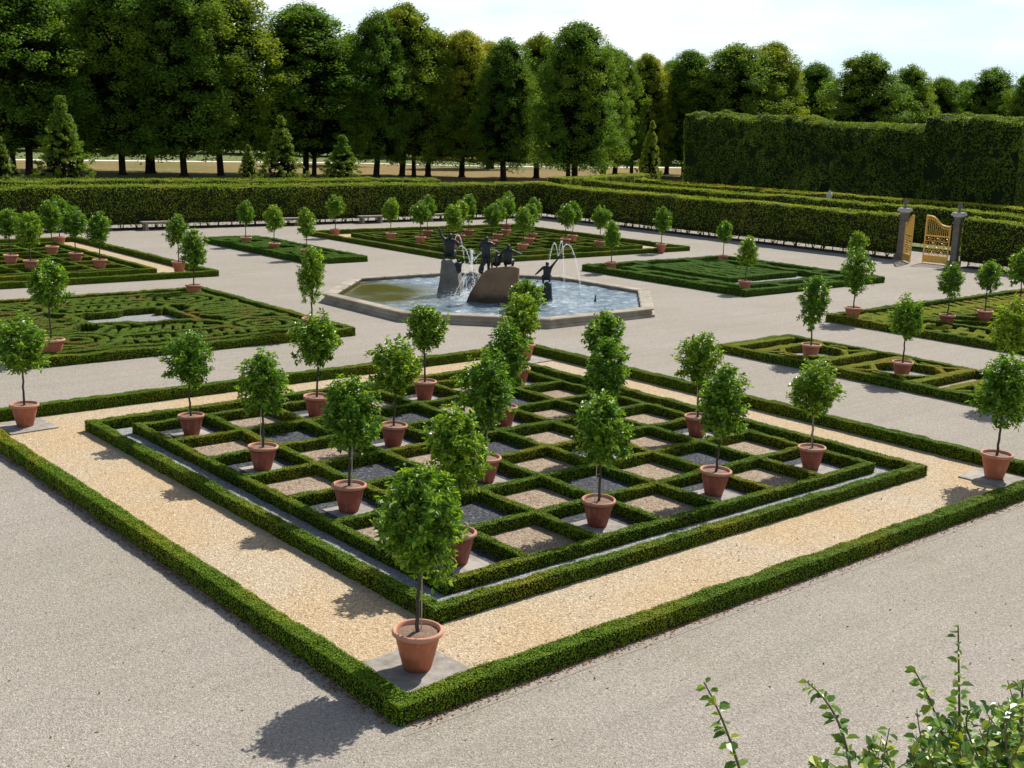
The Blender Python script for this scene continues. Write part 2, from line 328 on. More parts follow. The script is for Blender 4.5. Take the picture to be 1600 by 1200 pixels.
def hedge_seg(mb, p0, p1, w, h, leaf, dens, step=.12, z0=0, amp=.02, sc=4., seed=0, thin_bottom=False, spr=0, ends=True, nj=.38):
    p0 = np.array([*p0, 0.]); p1 = np.array([*p1, 0.]); Lg = np.linalg.norm(p1-p0); d = (p1-p0)/Lg; s = np.array([-d[1], d[0], 0])
    h = h*(1+.012*((seed*7919) % 5-2)); pr = profile(w, h, z0); nu = max(2, int(Lg/step)+1); uu = np.linspace(0, Lg, nu)
    seg = np.diff(pr, axis=0); nn = np.stack([seg[:, 1]*-1, seg[:, 0]], 1); nn = nn/np.linalg.norm(nn, axis=1, keepdims=True)
    vn_ = np.zeros_like(pr); vn_[:-1] += nn; vn_[1:] += nn; vn_ /= np.linalg.norm(vn_, axis=1, keepdims=True)
    rs = np.random.default_rng(seed+11)
    core = 1-min(.12, leaf*.5/max(w, .01))
    P = p0 + uu[:, None, None]*d + (pr[:, 0]*core)[None, :, None]*s + (pr[:, 1]*(1-leaf*.25/h))[None, :, None]*np.array([0, 0, 1.])
    Nn = np.broadcast_to(vn_[:, 0, None]*s + vn_[:, 1, None]*np.array([0, 0, 1.]), P.shape)
    P = hedge_disp(P.reshape(-1, 3), Nn.reshape(-1, 3), amp, sc, w); k = len(pr)
    mb.add(P, grid_faces(nu, k)[:, ::-1], 0)
    mb.add(P[:k], [tuple(range(k))[::-1]], 0); mb.add(P[-k:], [tuple(range(k))], 0)
    # leaves over sides and top
    sl = np.linalg.norm(seg, axis=1); n = int(Lg*sl.sum()*dens)
    wt = sl*np.where(np.abs(nn[:, 1]) > .5, 2.0, .62 if h < .6 else 1.05); n = int(Lg*wt.sum()*dens)
    q = rs.choice(len(sl), n, p=wt/wt.sum()); f = rs.random(n); u = rs.random(n)*Lg
    cs = pr[q]+seg[q]*f[:, None]; nv = vn_[q]*(1-f[:, None])+vn_[q+1]*f[:, None]
    P = p0+u[:, None]*d+cs[:, 0, None]*s+cs[:, 1, None]*np.array([0, 0, 1.]); Nn = nv[:, 0, None]*s+nv[:, 1, None]*np.array([0, 0, 1.])
    P = hedge_disp(P, Nn, amp, sc, w)+Nn*(rs.random(n)[:, None]-.45)*leaf*.9
    if thin_bottom:
        k = (cs[:, 1]-z0)/(h-z0); keep = rs.random(n) < np.clip(.35+k*3, 0, 1); P[:, 2] -= np.where(k < .12, rs.random(n)*z0*.8, 0); P, Nn = P[keep], Nn[keep]
    leaves(mb, P, Nn+rs.normal(size=P.shape)*nj, leaf*(.6+.8*rs.random(len(P))), .62, 1, rs=rs)
    if spr:
        m = int(Lg*w*spr); P = p0+rs.random(m)[:, None]*Lg*d+((rs.random(m)-.5)*w)[:, None]*s; P[:, 2] = h+rs.random(m)*leaf*1.6-.02
        leaves(mb, P, rs.normal(size=(m, 3)), leaf*(.7+.8*rs.random(m)), .5, 1, tdir=np.array([0, 0, 1.])+rs.normal(size=(m, 3))*.4, rs=rs)
    if ends:
        for e, sg in ((p0, -1), (p1, 1)):
            m = int(w*h*dens); P = e+((rs.random(m)-.5)*w)[:, None]*s; P[:, 2] = z0+rs.random(m)*(h-z0)
            P += sg*d*(rs.random(m)[:, None]-.2)*leaf
            leaves(mb, P, sg*d+rs.normal(size=(m, 3))*.7, leaf*(.6+.8*rs.random(m)), .62, 1, rs=rs)
def sq(h, w):            # closed square frame of half-size h (outer edge), hedge width w
    c = h-w/2
    return [((-h, -c), (h, -c)), ((h-w/2, -c+w/2), (h-w/2, c-w/2)), ((h, c), (-h, c)), ((-c, c-w/2), (-c, -c+w/2))]
def rect(x0, x1, y0, y1, w):
    return [((x0, y0+w/2), (x1, y0+w/2)), ((x1-w/2, y0+w), (x1-w/2, y1-w)), ((x1, y1-w/2), (x0, y1-w/2)), ((x0+w/2, y1-w), (x0+w/2, y0+w))]
def hedge(name, label, segs, w, h, loc, leaf, dens, mat_='box', group=None, **kw):
    """segs in plan units, local to loc"""
    mb = MB()
    for i, sg in enumerate(segs):
        a, b = sg[0], sg[1]; ww = sg[2] if len(sg) > 2 else w
        hedge_seg(mb, np.array(a)*U, np.array(b)*U, ww*U, h*U, leaf, dens, seed=i, **kw)
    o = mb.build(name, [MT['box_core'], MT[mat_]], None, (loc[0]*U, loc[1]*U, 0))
    return tag(o, label, 'hedge', group)
def sheet(name, polys, z, m, kind='structure', loc=(0, 0, 0)):
    mb = MB()
    for p in polys: mb.add([(x*U, y*U, z) for x, y in p], [tuple(range(len(p)))])
    o = mb.build(name, m, None, loc)
    if kind: o['kind'] = kind
    return o
def rp(x0, x1, y0, y1): return [(x0, y0), (x1, y0), (x1, y1), (x0, y1)]

# ------------------------------------------------------------------ setting: ground
o = MB(); o.add([(-1500, -1500, -.02), (2500, -1500, -.02), (2500, 2500, -.02), (-1500, 2500, -.02)], [(0, 1, 2, 3)])
o.build('ground', MT['lawn'])['kind'] = 'structure'
sheet('gravel_court', [rp(-40, 36.2, -40, 39.4)], 0, MT['path'])
sheet('verge', [rp(36.2, 60, -40, 60), rp(-40, 36.2, 39.4, 52)], -.012, MT['dirt'])
sheet('far_track', [[(-40, 105.5), (27, 100.6), (62, 98.8), (78, 92.6), (107, 91.2), (190, 84), (190, 87), (107, 93.6), (78, 94.6), (62, 101), (27, 103), (-40, 108)]], -.01, MT['track'])
sheet('far_lawn', [[(-60, 108), (27, 103.2), (62, 101.2), (78, 94.8), (107, 93.8), (190, 87.2), (260, 80), (300, 300), (-60, 300)]], -.012, MT['dirt'])

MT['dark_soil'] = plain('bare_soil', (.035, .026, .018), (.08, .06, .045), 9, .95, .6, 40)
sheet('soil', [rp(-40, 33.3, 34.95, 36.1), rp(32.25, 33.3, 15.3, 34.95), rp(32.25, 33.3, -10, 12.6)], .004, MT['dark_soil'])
mb = MB(); box(mb, -2.42*U, 12*U, -2.5*U-.012, -2.5*U+.012, 0, .005); mb.build('edging', MT['bench_stone'])['kind'] = 'structure'
# beds: tan ring + lattice ground
def lattice_ground(name, c, s=1.0):
    cx, cy = c; sheet(name+'tan_path', [[(cx+x*s, cy+y*s) for x, y in rp(-5.3, 5.3, -5.3, 5.3)]], .004, MT['tan'])
    sheet(name+'grey_strip', [[(cx+x*s, cy+y*s) for x, y in rp(-4.0, 4.0, -4.0, 4.0)]], .008, MT['cellgrey'])
    tn, dk = [], []
    for i in range(7):
        for j in range(7):
            x, y = cx+(i-3)*s, cy+(j-3)*s; r = [(x-.5*s, y-.5*s), (x+.5*s, y-.5*s), (x+.5*s, y+.5*s), (x-.5*s, y+.5*s)]
            (dk if (i+j) % 2 == 0 else tn).append(r)
    sheet(name+'pale_gravel', tn, .014, MT['celltan']); sheet(name+'slate_gravel', dk, .014, MT['celldark'])
lattice_ground('', (3, 3)); 
for c in ((2.95, 26.55), (21.9, 25.8)): lattice_ground('', c, .97)
def slab(mb, x, y, s, rz=0, z=.03):
    Mx = Matrix.Translation((x*U, y*U, 0)) @ Matrix.Rotation(rz, 4, 'Z'); box(mb, -s, s, -s, s, 0, z, 0, Mx)
mb = MB()
for x, y in ((-1.72, -1.66), (7.72, -1.68), (-1.68, 7.72), (7.7, 7.7)): slab(mb, x, y, .5, .06)
for i in range(4):
    for j in range(4): slab(mb, i*2+.02, j*2-.02, .36)
for x, y in ((5.75, 17.9), (.3, 12.3), (5.6, 12.1)): slab(mb, x, y, .5)
mb.build('paving', MT['slab'])['kind'] = 'structure'

# ------------------------------------------------------------------ near chequered bed hedges
def bed_hedges(c, who):
    a = hedge('border_hedge', f'outer low box hedge around the tan path of the {who}', sq(5.37, .18), .18, .165, c, .024, 4800, amp=.015, sc=4.5, step=.07)
    b = hedge('frame_hedge', f'inner low box hedge framing the chequered lattice of the {who}', sq(4.08, .15), .15, .15, c, .024, 3600, amp=.016, sc=5, step=.07)
    sg = sq(3.6, .13)
    for k in range(-5, 6, 2):
        x = k*.5; sg += [((x, -3.5), (x, 3.5)), ((-3.5, x), (3.5, x))]
    g = hedge('lattice_hedge', f'chequered lattice of low box hedges filling the {who}', sg, .115, .14, c, .024, 3600, amp=.014, sc=5, step=.09)
    return [a, b, g]
protos = bed_hedges((3, 3), 'near bed')
PX_LAB = {}
for c, who in (((2.95, 26.55), 'far left bed'), ((21.9, 25.8), 'bed beyond the fountain')):
    for p in protos:
        q = p.copy(); scene.collection.objects.link(q); q.location = (c[0]*U, c[1]*U, 0); q.scale = (.97, .97, 1)
        q['label'] = p['label'].replace('near bed', who)

# ------------------------------------------------------------------ left embroidered bed
cx, cy = 3.05, 15.05
sheet('bed_gravel', [[(cx+x, cy+y) for x, y in rp(-3.2, 3.2, -3.5, 3.5)]], .005, MT['celldark'])
sheet('bed_gravel', [[(cx-1.05, cy-.35), (cx-.3, cy-.35), (cx-.1, cy-.7), (cx+1.05, cy-.7), (cx+1.05, cy+1.05), (cx+.2, cy+1.05), (cx, cy+.85), (cx-1.05, cy+.85)]], .012, MT['cellgrey'])
hedge('border_hedge', 'low box hedge around the knot bed left of the fountain', rect(-3.25, 3.25, -3.5, 3.5, .17), .17, .17, (cx, cy), .03, 2600, amp=.018, step=.1)
sg = []
def ring(x, y, r, n=14, ry=None, a0=0, a1=2*pi):
    p = [(x+r*math.cos(a), y+(ry or r)*math.sin(a)) for a in np.linspace(a0, a1, n+1)]
    return list(zip(p[:-1], p[1:]))
q = [(-1.1, -.4), (-.35, -.4), (-.15, -.75), (1.1, -.75), (1.1, 1.1), (.15, 1.1), (-.05, .9), (-1.1, .9)]; sg += list(zip(q, q[1:]+q[:1]))
for k in range(3): sg += [((-1.0+k*.3, -.62), (-.85+k*.3, -.95)), ((-1.28, -.3+k*.4), (-1.15, -.1+k*.4))]
for sx in (-1, 1):
    for sy in (-1, 1):
        sg += ring(2.0*sx, 2.0*sy, .82, 14) + ring(2.0*sx, 2.0*sy, .55, 10) + ring(2.0*sx, 2.0*sy, .26, 7)
        sg += [((.85*sx, .75*sy), (1.4*sx, 1.4*sy)), ((2.6*sx, 2.6*sy), (2.98*sx, 3.15*sy)), ((1.15*sx, 1.9*sy), (.2*sx, 1.25*sy)), ((2.1*sx, 1.15*sy), (1.35*sx, .3*sy)), ((1.2*sx, 2.3*sy), (.2*sx, 2.75*sy)), ((2.95*sx, 1.2*sy), (2.5*sx, .3*sy))]
    for k in range(9):
        x = -.95+k*.23; sg.append(((x, 1.22*sx), (x+.3*sx, 1.75*sx), .13))
    for k in range(13):
        x = -1.5+k*.26; sg.append(((x-.1, 2.2*sx), (x+.3*sx, 2.78*sx), .13))
    sg += [((-2.85, 2.98*sx), (2.85, 2.98*sx)), ((2.82*sx, -2.8), (2.82*sx, 2.8)), ((-1.15, 1.95*sx), (1.15, 1.95*sx)), ((1.25*sx, 0), (2.75*sx, 0))]
    for k in range(9): sg.append(((1.6*sx, -.95+k*.24), (2.7*sx, -.85+k*.24), .13))
hedge('knot_hedge', 'rust-tinged box scrollwork filling the knot bed left of the fountain', sg, .14, .15, (cx, cy), .03, 2800, 'box_rust', amp=.018, step=.12)

# ------------------------------------------------------------------ bed right of the fountain (far)
cx, cy = 22.2, 14.55
sheet('bed_gravel', [[(cx+x, cy+y) for x, y in rp(-3.3, 3.3, -3.15, 3.15)]], .005, MT['cellgrey'])
hedge('border_hedge', 'low box hedge around the green bed right of the fountain', rect(-3.4, 3.4, -3.25, 3.25, .22), .22, .19, (cx, cy), .035, 2000, 'box_far', amp=.02)
sg = rect(-2.55, 2.55, -2.4, 2.4, .32) + [((-3.1, -1.2), (-2.6, -1.2)), ((-3.1, 1.2), (-2.6, 1.2)), ((-1.2, -3.), (-1.2, -2.4)), ((1.2, -3.), (1.2, -2.4)), ((1.2, 2.4), (1.2, 3)), ((-1.2, 2.4), (-1.2, 3)), ((2.6, 1.2), (3.1, 1.2)), ((2.6, -1.2), (3.1, -1.2))]
sg += [((-1.35+k*.46, -.9), (-1.35+k*.46, 1.9), .3) for k in range(7)] + [((-1.5, -.9), (1.9, -.9), .3), ((-1.5, 1.9), (1.9, 1.9), .3)]
hedge('knot_hedge', 'dense green box knot filling the bed right of the fountain', sg, .3, .17, (cx, cy), .035, 2000, 'box_far', amp=.03, sc=2.5)

# ------------------------------------------------------------------ strip bed on the left (green)
cx, cy = 12.9, 26.2
sheet('bed_gravel', [[(cx+x, cy+y) for x, y in rp(-.95, .95, -3.5, 3.5)]], .005, MT['celldark'])
hedge('border_hedge', 'low box hedge around the narrow green strip bed behind the fountain', rect(-1.05, 1.05, -3.6, 3.6, .22), .22, .19, (cx, cy), .035, 2000, 'box_far', amp=.02)
sg = []
for k in (-2.15, 0, 2.15):
    sg += ring(0, k, .62, 10)
for k in (-1.07, 1.07, -3.1, 3.1): sg += [((-.8, k-.12), (.8, k-.12), .3), ((-.8, k+.2), (.8, k+.2), .25)]
hedge('knot_hedge', 'green box rings around the three pots of the narrow strip bed', sg, .26, .17, (cx, cy), .035, 2000, 'box_far', amp=.03)

# ------------------------------------------------------------------ strip bed on the right (yellowish)
cx, cy = 12.85, 2.75
sheet('bed_gravel', [[(cx+x, cy+y) for x, y in rp(-1.1, 1.1, -3.6, 3.6)]], .005, MT['cellgrey'])
sheet('bed_gravel', [[(cx+x, cy+y) for x, y in rp(-.9, .9, k-.2, k+.2)] for k in (-1.05, 1.05, 3.02)], .012, MT['celltan'])
hedge('border_hedge', 'low box hedge around the narrow bed right of the near bed', rect(-1.18, 1.18, -3.75, 3.6, .16), .16, .16, (cx, cy), .028, 2800, 'box', amp=.016, step=.1)
sg = []
for k in (-1.05, 1.05, 3.05):
    sg += [((-1.0, k-.33), (1.0, k-.33), .2), ((-1.0, k+.33), (1.0, k+.33), .2)]
for k in (-2.1, 0, 2.1):
    for sx in (-1, 1):
        sg += [((.66*sx, k-.25), (.66*sx, k+.25), .1), ((.66*sx, k+.25), (.15*sx, k+.7), .1), ((.66*sx, k-.25), (.15*sx, k-.7), .1), ((.68*sx, k+.25), (1.02*sx, k+.6), .09), ((.68*sx, k-.25), (1.02*sx, k-.6), .09), ((.85*sx, k-.2), (.85*sx, k+.2), .08)]
hedge('knot_hedge', 'yellowish box hexagons and paired cross bars of the narrow bed', sg, .14, .155, (cx, cy), .028, 2800, 'box_yel', amp=.012, step=.1)

# ------------------------------------------------------------------ far right square bed
cx, cy = 22.4, 2.4
sheet('bed_gravel', [[(cx+x, cy+y) for x, y in rp(-5.1, 5.1, -5.1, 5.1)]], .005, MT['celldark'])
hedge('border_hedge', 'low box hedge around the far right square bed', sq(5.2, .18), .18, .18, (cx, cy), .032, 2200, 'box', amp=.018, step=.1)
sg = []
for k in range(-11, 12):
    x = k*.42; sg += [((x, 3.75), (x+.3, 4.85), .2), ((-4.85, x), (-3.75, x+.3), .2)]
sg += [((-4.6, 4.25), (4.6, 4.25), .3), ((-4.3, -4.6), (-4.3, 4.6), .3)]
hedge('knot_hedge', 'yellow-green low planting band edging the far right square bed', sg, .2, .125, (cx, cy), .035, 2000, 'box_yel', amp=.02)
sg = rect(-3.6, 3.6, -3.6, 3.6, .2)
for k in range(-3, 4): 
    a = k*1.2; lo = max(-3.5, -3.5-a); hi = min(3.5, 3.5-a); sg.append(((lo, lo+a), (hi, hi+a)))
    lo = max(-3.5, a-3.5); hi = min(3.5, a+3.5); sg.append(((lo, a-lo), (hi, a-hi)))
hedge('lattice_hedge', 'diamond lattice of low box hedges in the far right square bed', sg, .16, .16, (cx, cy), .032, 2000, 'box', amp=.016, step=.12)

# ------------------------------------------------------------------ tall clipped hedges
STEMS = []
for k in range(4):
    mb = MB(); rs = random.Random(k)
    for q in range(2+k % 2): x = q*.09; tube(mb, [(x*.3, 0, 0), (x+rs.uniform(-.05, .05), .02, .22), (x+rs.uniform(-.12, .12), rs.uniform(-.1, .1), .75)], (.032, .026, .02), 5)
    STEMS.append(mb.mesh('stem', MT['bark']))
def tall_hedge(name, label, a, b, w, h, mat_='tall', leaf=.085, dens=190, z0=.30, amp=.09, stems=True, spr=70, sc=1.3, group='clipped hedge walls'):
    t = thing(name, label, 'hedge', (a[0]*U, a[1]*U, 0), group)
    mb = MB(); hedge_seg(mb, (0, 0), ((b[0]-a[0])*U, (b[1]-a[1])*U), w*U, h*U, leaf, dens, .35, z0, amp, sc, seed=int(a[0]*3+a[1]), thin_bottom=z0 > 0, spr=spr)
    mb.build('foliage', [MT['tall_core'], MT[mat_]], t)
    if stems:
        Lg = math.hypot(b[0]-a[0], b[1]-a[1]); rs = random.Random(5); nst = min(96, int(Lg*U/.5))
        for k in range(nst):
            f = (k+rs.random()*.8)/nst
            o = link('stem', STEMS[k % 4], t, ((b[0]-a[0])*U*f+rs.uniform(-.3, .3)*w, (b[1]-a[1])*U*f+rs.uniform(-.3, .3)*w, 0)); o.rotation_euler = (0, 0, rs.random()*6.28)
    return t
W1 = .85
tall_hedge('clipped_hedge', 'long clipped hedge wall behind the benches on the left', (-3, 35.2+W1/2), (32.3+W1, 35.2+W1/2), W1, 1.6)
tall_hedge('clipped_hedge', 'clipped hedge wall running right to the golden gate', (32.45+W1/2, 35.2), (32.45+W1/2, 15.25), W1, 1.6)
tall_hedge('clipped_hedge', 'clipped hedge wall to the right of the golden gate', (32.45+W1/2, 12.65), (32.45+W1/2, 0), W1, 1.62)
tall_hedge('clipped_hedge', 'second hedge line seen just above the long left hedge', (0, 40.7), (30.2, 40.7), W1, 1.62, stems=False)
tall_hedge('clipped_hedge', 'second hedge line behind the gate and the right hedge', (38.0, 37.6), (38.0, 3), W1, 1.6, stems=False)
tall_hedge('clipped_hedge', 'shaded third hedge at the foot of the tall pleached block', (43.2, 38.6), (43.2, 3), W1, 1.62, stems=False)
tall_hedge('clipped_hedge', 'short far hedge crossing just left of the pleached block', (38.6, 40.8), (52, 46.5), W1, 1.5, stems=False)
# pleached blocks
def block(label, x0, x1, y0, y1, h, m='block'):
    t = thing('pleached_hedge', label, 'hedge', (x0*U, y1*U, 0), 'tall pleached hedge blocks')
    mb = MB(); w = (x1-x0); hedge_seg(mb, (w*U/2, 0), (w*U/2, (y0-y1)*U), w*U, h*U, .15, 150, .4, 1.1, .42, .55, seed=int(y0), thin_bottom=True, spr=90, nj=.8)
    mb.build('foliage', [MT['hedge_core'], MT[m]], t)
    mb = MB(); n = int((y1-y0)*U/1.6); tube(mb, [(0, 0, 0), (.05, 0, 2.2)], (.11, .08), 7); tm = mb.mesh('trunk', MT['bark_dark'])
    for k in range(n):
        for x in (.4*U, (w-.4)*U): link('trunk', tm, t, (x, -(k+.5)*1.6, 0))
block('long tall pleached hedge block behind the garden on the right', 46.2, 50.5, 22.4, 38.0, 4.95)
block('shorter bushier pleached block at the right end beyond the gate', 45.7, 50.5, 17.6, 22.3, 5.05)

# ------------------------------------------------------------------ potted citrus trees
def pot_mesh(body, name):
    mb = MB(); prof = [(0.0, 0.0), (.158, 0.0), (.165, .01), (.186, .09), (.208, .18), (.211, .183), (.211, .197), (.212, .20), (.236, .30), (.249, .36), (.262, .415), (.268, .415)]
    lathe(mb, prof, 30, 0)
    lathe(mb, [(.268, .415), (.288, .42), (.298, .43), (.300, .45), (.296, .468), (.284, .478), (.268, .480), (.258, .472), (.252, .44), (.245, .41)], 30, 1)
    return mb.mesh(name, [MT[body], MT['pot_rim']], True)
POTS = [pot_mesh('pot_red', 'pot'), pot_mesh('pot_pink', 'pot')]
mb = MB(); lathe(mb, [(0.0, .445), (.06, .448), (.14, .440), (.20, .434), (.243, .428)], 20)
for v in mb.v: v[:, 2] += vn(v, 18)*.012
SOIL = mb.mesh('soil', MT['soil'], True)
def trunk_mesh(seed):
    rs = random.Random(seed); mb = MB(); x = y = 0; pts = []
    for k in range(9):
        pts.append((x, y, .42+k*.105)); x += rs.uniform(-.014, .014); y += rs.uniform(-.014, .014)
    top = pts[-1]; tube(mb, pts, np.linspace(.026, .018, 9)*(1+.0*np.arange(9)), 7)
    for k in range(9):
        a = k*2.4+rs.random(); r = rs.uniform(.22, .42); z = rs.uniform(1.35, 2.2)
        tube(mb, [top if k % 3 else (top[0], top[1], top[2]-.05), (top[0]+r*.45*math.cos(a), top[1]+r*.45*math.sin(a), (top[2]+z)/2+.05), (top[0]+r*math.cos(a), top[1]+r*math.sin(a), z)], (.013, .009, .004), 5)
    return mb.mesh('trunk', MT['bark'], True)
TRUNKS = [trunk_mesh(s) for s in range(4)]
def crown_mesh(seed, rx=.47, z0=1.12, z1=2.32, n_shoot=270, m='citrus', per=16):
    rs = np.random.default_rng(100+seed); mb = MB(); c = np.array([0, 0, (z0+z1)/2]); hz = (z1-z0)/2
    d = nrm(rs.normal(size=(n_shoot, 3))); d = np.concatenate([d, nrm(rs.normal(size=(26, 3))*np.array([1, 1, .4])+np.array([0, 0, 1.1]))])
    ns = len(d)
    rr = rs.random(ns)**.42*(.97+.27*vn(d*1.9+seed*9.1, 1, seed))*(1+.06*rs.normal(size=ns)); rr = np.clip(rr, .25, 1.22)
    sh = (1-.22*np.clip(d[:, 2], 0, 1)**2)      # slightly pointed top
    P = c+d*rr[:, None]*np.array([rx, rx, hz])*np.stack([sh, sh, np.ones(ns)], 1)
    ax = nrm(d*.8+np.array([0, 0, .55])+rs.normal(size=(ns, 3))*.35)
    # leaves set along each shoot
    k = rs.random((ns, per)); base = P[:, None]+ax[:, None]*(k[..., None]-.6)*.17+rs.normal(size=(ns, per, 3))*.018
    spread = nrm(rs.normal(size=(ns, per, 3))); spread -= (spread*ax[:, None]).sum(-1, keepdims=True)*ax[:, None]
    td = nrm(nrm(spread)*.9+ax[:, None]*.55+np.array([0, 0, -.28])).reshape(-1, 3); no = nrm(ax[:, None]*1.0-nrm(spread)*.5+np.array([0, 0, .5])+rs.normal(size=(ns, per, 3))*.35).reshape(-1, 3)
    leaves(mb, base.reshape(-1, 3), no, .056+.050*rs.random(ns*per), .46, 0, tdir=td, six=True, fold=.3, rs=rs)
    return mb.mesh('crown', MT[m])
CROWNS = [crown_mesh(0), crown_mesh(1, .44, 1.05, 2.36), crown_mesh(2, .5, 1.15, 2.28), crown_mesh(3, .42, 1.1, 2.42), crown_mesh(4, .48, 1.02, 2.3), crown_mesh(5, .46, 1.2, 2.3), crown_mesh(6, .42, 1.0, 2.45)]
CY = crown_mesh(7, .48, 1.05, 2.4, m='citrus_yel'); CBIG = crown_mesh(8, .53, 1.10, 2.42, 400, per=18); CDIV = crown_mesh(9, .48, .95, 2.4, 290)
mb = MB(); tube(mb, [(.07, -.02, .42), (.06, -.02, 1.3)], .008, 6); tube(mb, [(.045, -.02, .92), (.0, 0, .925), (.05, .02, .93)], .008, 5, cap=False)
STAKE = mb.mesh('stake', MT['cane'])
def citrus(x, y, label, pot=0, crown=0, rz=0, s=1.0, sc=1.0, z=0, stake=False, lean=(0, 0), group='potted citrus trees', tr=None):
    t = thing('potted_citrus_tree', label, 'potted tree', (x*U, y*U, z), group, 0); t.scale = (s, s, s); t.rotation_euler = (lean[0], lean[1], rz)
    p = link('pot', POTS[pot], t); link('soil', SOIL, p)
    link('trunk', TRUNKS[(len(str(crown)) if tr is None else tr) % 4], t)
    me = {'y': CY, 'b': CBIG, 'd': CDIV}.get(crown) if isinstance(crown, str) else CROWNS[crown % 7]
    c = link('crown', me, t); c.rotation_euler = (0, 0, rz*1.7); c.scale = (sc, sc, 1)
    if stake: link('stake', STAKE, t)
    return t
ORD = ['leftmost', 'second from left', 'third from left', 'rightmost']
ROW = ['front row', 'second row', 'third row', 'back row']
rs = random.Random(21)
crs = {(0, 0): 1, (1, 0): 1, (2, 0): 3, (3, 0): 2, (0, 1): 4, (1, 1): 'd', (2, 1): 6, (3, 1): 0, (0, 2): 1, (1, 2): 2, (2, 2): 'd', (3, 2): 5, (0, 3): 0, (1, 3): 2, (2, 3): 5, (3, 3): 4}
scl = {(0, 0): 1.04, (0, 3): .93, (2, 0): 1.0, (3, 0): .95, (0, 1): 1.0}
for i in range(4):
    for j in range(4):
        k = crs[(i, j)]
        citrus(i*2+.0, j*2, f'citrus tree in terracotta pot, {ROW[j]} of the near chequered bed, {ORD[i]}', 0, k, rs.random()*6.28, scl.get((i, j), .97+.05*rs.random()), 1.0+.1*rs.random() if (i, j) != (1, 3) else 1.05, .03, rs.random() < .6, tr=i+j, lean=(rs.uniform(-.03, .03), rs.uniform(-.03, .03)))
citrus(-1.71, -1.68, 'largest leafy citrus tree in pink terracotta pot at the nearest corner', 1, 'b', .6, 1.06, .93, .03, True)
citrus(-1.68, 7.73, 'round citrus tree in pink pot on a slab at the left path corner', 1, 2, 2.2, 1.0, 1.1, .03, lean=(0, 0))
citrus(7.72, -1.68, 'slightly leaning citrus tree in pink pot at the right path corner', 1, 4, 4.0, 1.06, 1.08, .03, lean=(.0, .0), tr=2)
citrus(7.6, 7.68, 'citrus tree in orange pot at the back corner before the fountain', 1, 5, 1.0, 1.0, 1.0, .03)
# the other beds
B = [
 (5.75, 17.9, 'round citrus tree in pot at the back corner of the left knot bed', 1, 3, 1.02, 1.15),
 (5.6, 12.1, 'slim citrus tree at the right front corner of the left knot bed', 1, 6, 1.1, .85),
 (.3, 12.2, 'citrus tree behind the left corner tree, on the left knot bed', 1, 5, 1.15, 1.0),
 (7.45, 22.35, 'citrus tree in pot at the path corner of the far left bed', 1, 1, 1.05, 1.0),
 (6.95, 30.2, 'citrus tree in orange pot at the far corner of the far left bed', 1, 2, 1.05, 1.1),
 (12.6, 28.1, 'citrus tree on the narrow strip bed behind the fountain, left one', 1, 0, 1.0, .95),
 (12.55, 26.05, 'citrus tree on the narrow strip bed behind the fountain, middle one', 1, 4, 1.0, 1.0),
 (12.5, 23.9, 'citrus tree on the narrow strip bed behind the fountain, right one', 1, 3, 1.0, 1.0),
 (19.4, 17.1, 'small yellowish citrus tree at the left corner of the green bed', 1, 3, .98, .95),
 (24.7, 17.0, 'small citrus tree in pot at the back corner of the green bed', 1, 5, .95, .95),
 (19.6, 12.0, 'citrus tree in pot at the front corner of the green bed', 1, 1, 1.0, .95),
 (24.8, 11.9, 'citrus tree seen above another crown, right corner of the green bed', 1, 0, 1.0, .9),
 (12.6, 4.75, 'citrus tree in pot at the left of the narrow yellowish bed', 1, 6, 1.02, 1.0),
 (12.62, 2.72, 'dense round citrus tree in red pot in the middle of the narrow bed', 0, 2, 1.0, 1.0),
 (17.8, 7.25, 'leaning citrus tree in pot at the near corner of the far right bed', 1, 'd', 1.08, 1.05),
 (19.0, 5.45, 'citrus tree in pot on the diamond lattice, left of two', 0, 0, 1.0, .9),
 (20.6, 5.35, 'citrus tree in pot on the diamond lattice, right of two', 0, 5, 1.0, .95),
 (22.4, 5.4, 'citrus tree in pot on the diamond lattice at the right edge', 0, 1, 1.12, 1.1),
]
for n, (x, y, lab, pt, k, s, sc) in enumerate(B): citrus(x, y, lab, pt, k, n*1.3, s, sc, .012, group='potted citrus trees', tr=n, lean=(rs.uniform(-.03, .03), rs.uniform(-.03, .03)))
citrus(12.35, .55, 'pale yellow-green citrus tree behind the right path corner tree', 0, 'y', 1.0, 1.1, 1.0, .008)
FL = [(5.72, 23.7, 'front row, right one'), (5.72, 25.5, 'second pot from the right corner'), (5.75, 27.5, 'third pot back along the right side'), (4.0, 24.2, 'front row, left one'), (3.95, 25.7, 'second row, at the frame edge'), (4.1, 28.0, 'hindmost of the crowns at the left')]
for n, (x, y, lab) in enumerate(FL): citrus(x, y, f'citrus tree in pot on the far left bed, {lab}', 1, n+1, n*2.1, 1.05, 1.1, .012, tr=n)
FM = [(17.2, 29.7), (18.3, 27.6), (18.5, 26.0), (18.6, 24.2), (20.3, 28.0), (20.4, 26.1), (20.3, 24.1), (22.0, 25.8), (20.4, 22.5), (22.1, 24.1), (23.5, 25.5), (23.3, 23.4), (23.9, 22.2), (25.4, 20.5), (25.4, 29.3), (23.6, 27.2), (22.0, 27.6), (24.6, 24.4)]
fm_s = sorted(FM, key=lambda p: math.atan2(p[0]+7.01, p[1]+8.88))
ordn = ['first', 'second', 'third', 'fourth', 'fifth', 'sixth', 'seventh', 'eighth', 'ninth', 'tenth', 'eleventh', 'twelfth', 'thirteenth', 'fourteenth', 'fifteenth', 'sixteenth', 'seventeenth', 'eighteenth', 'nineteenth', 'twentieth']
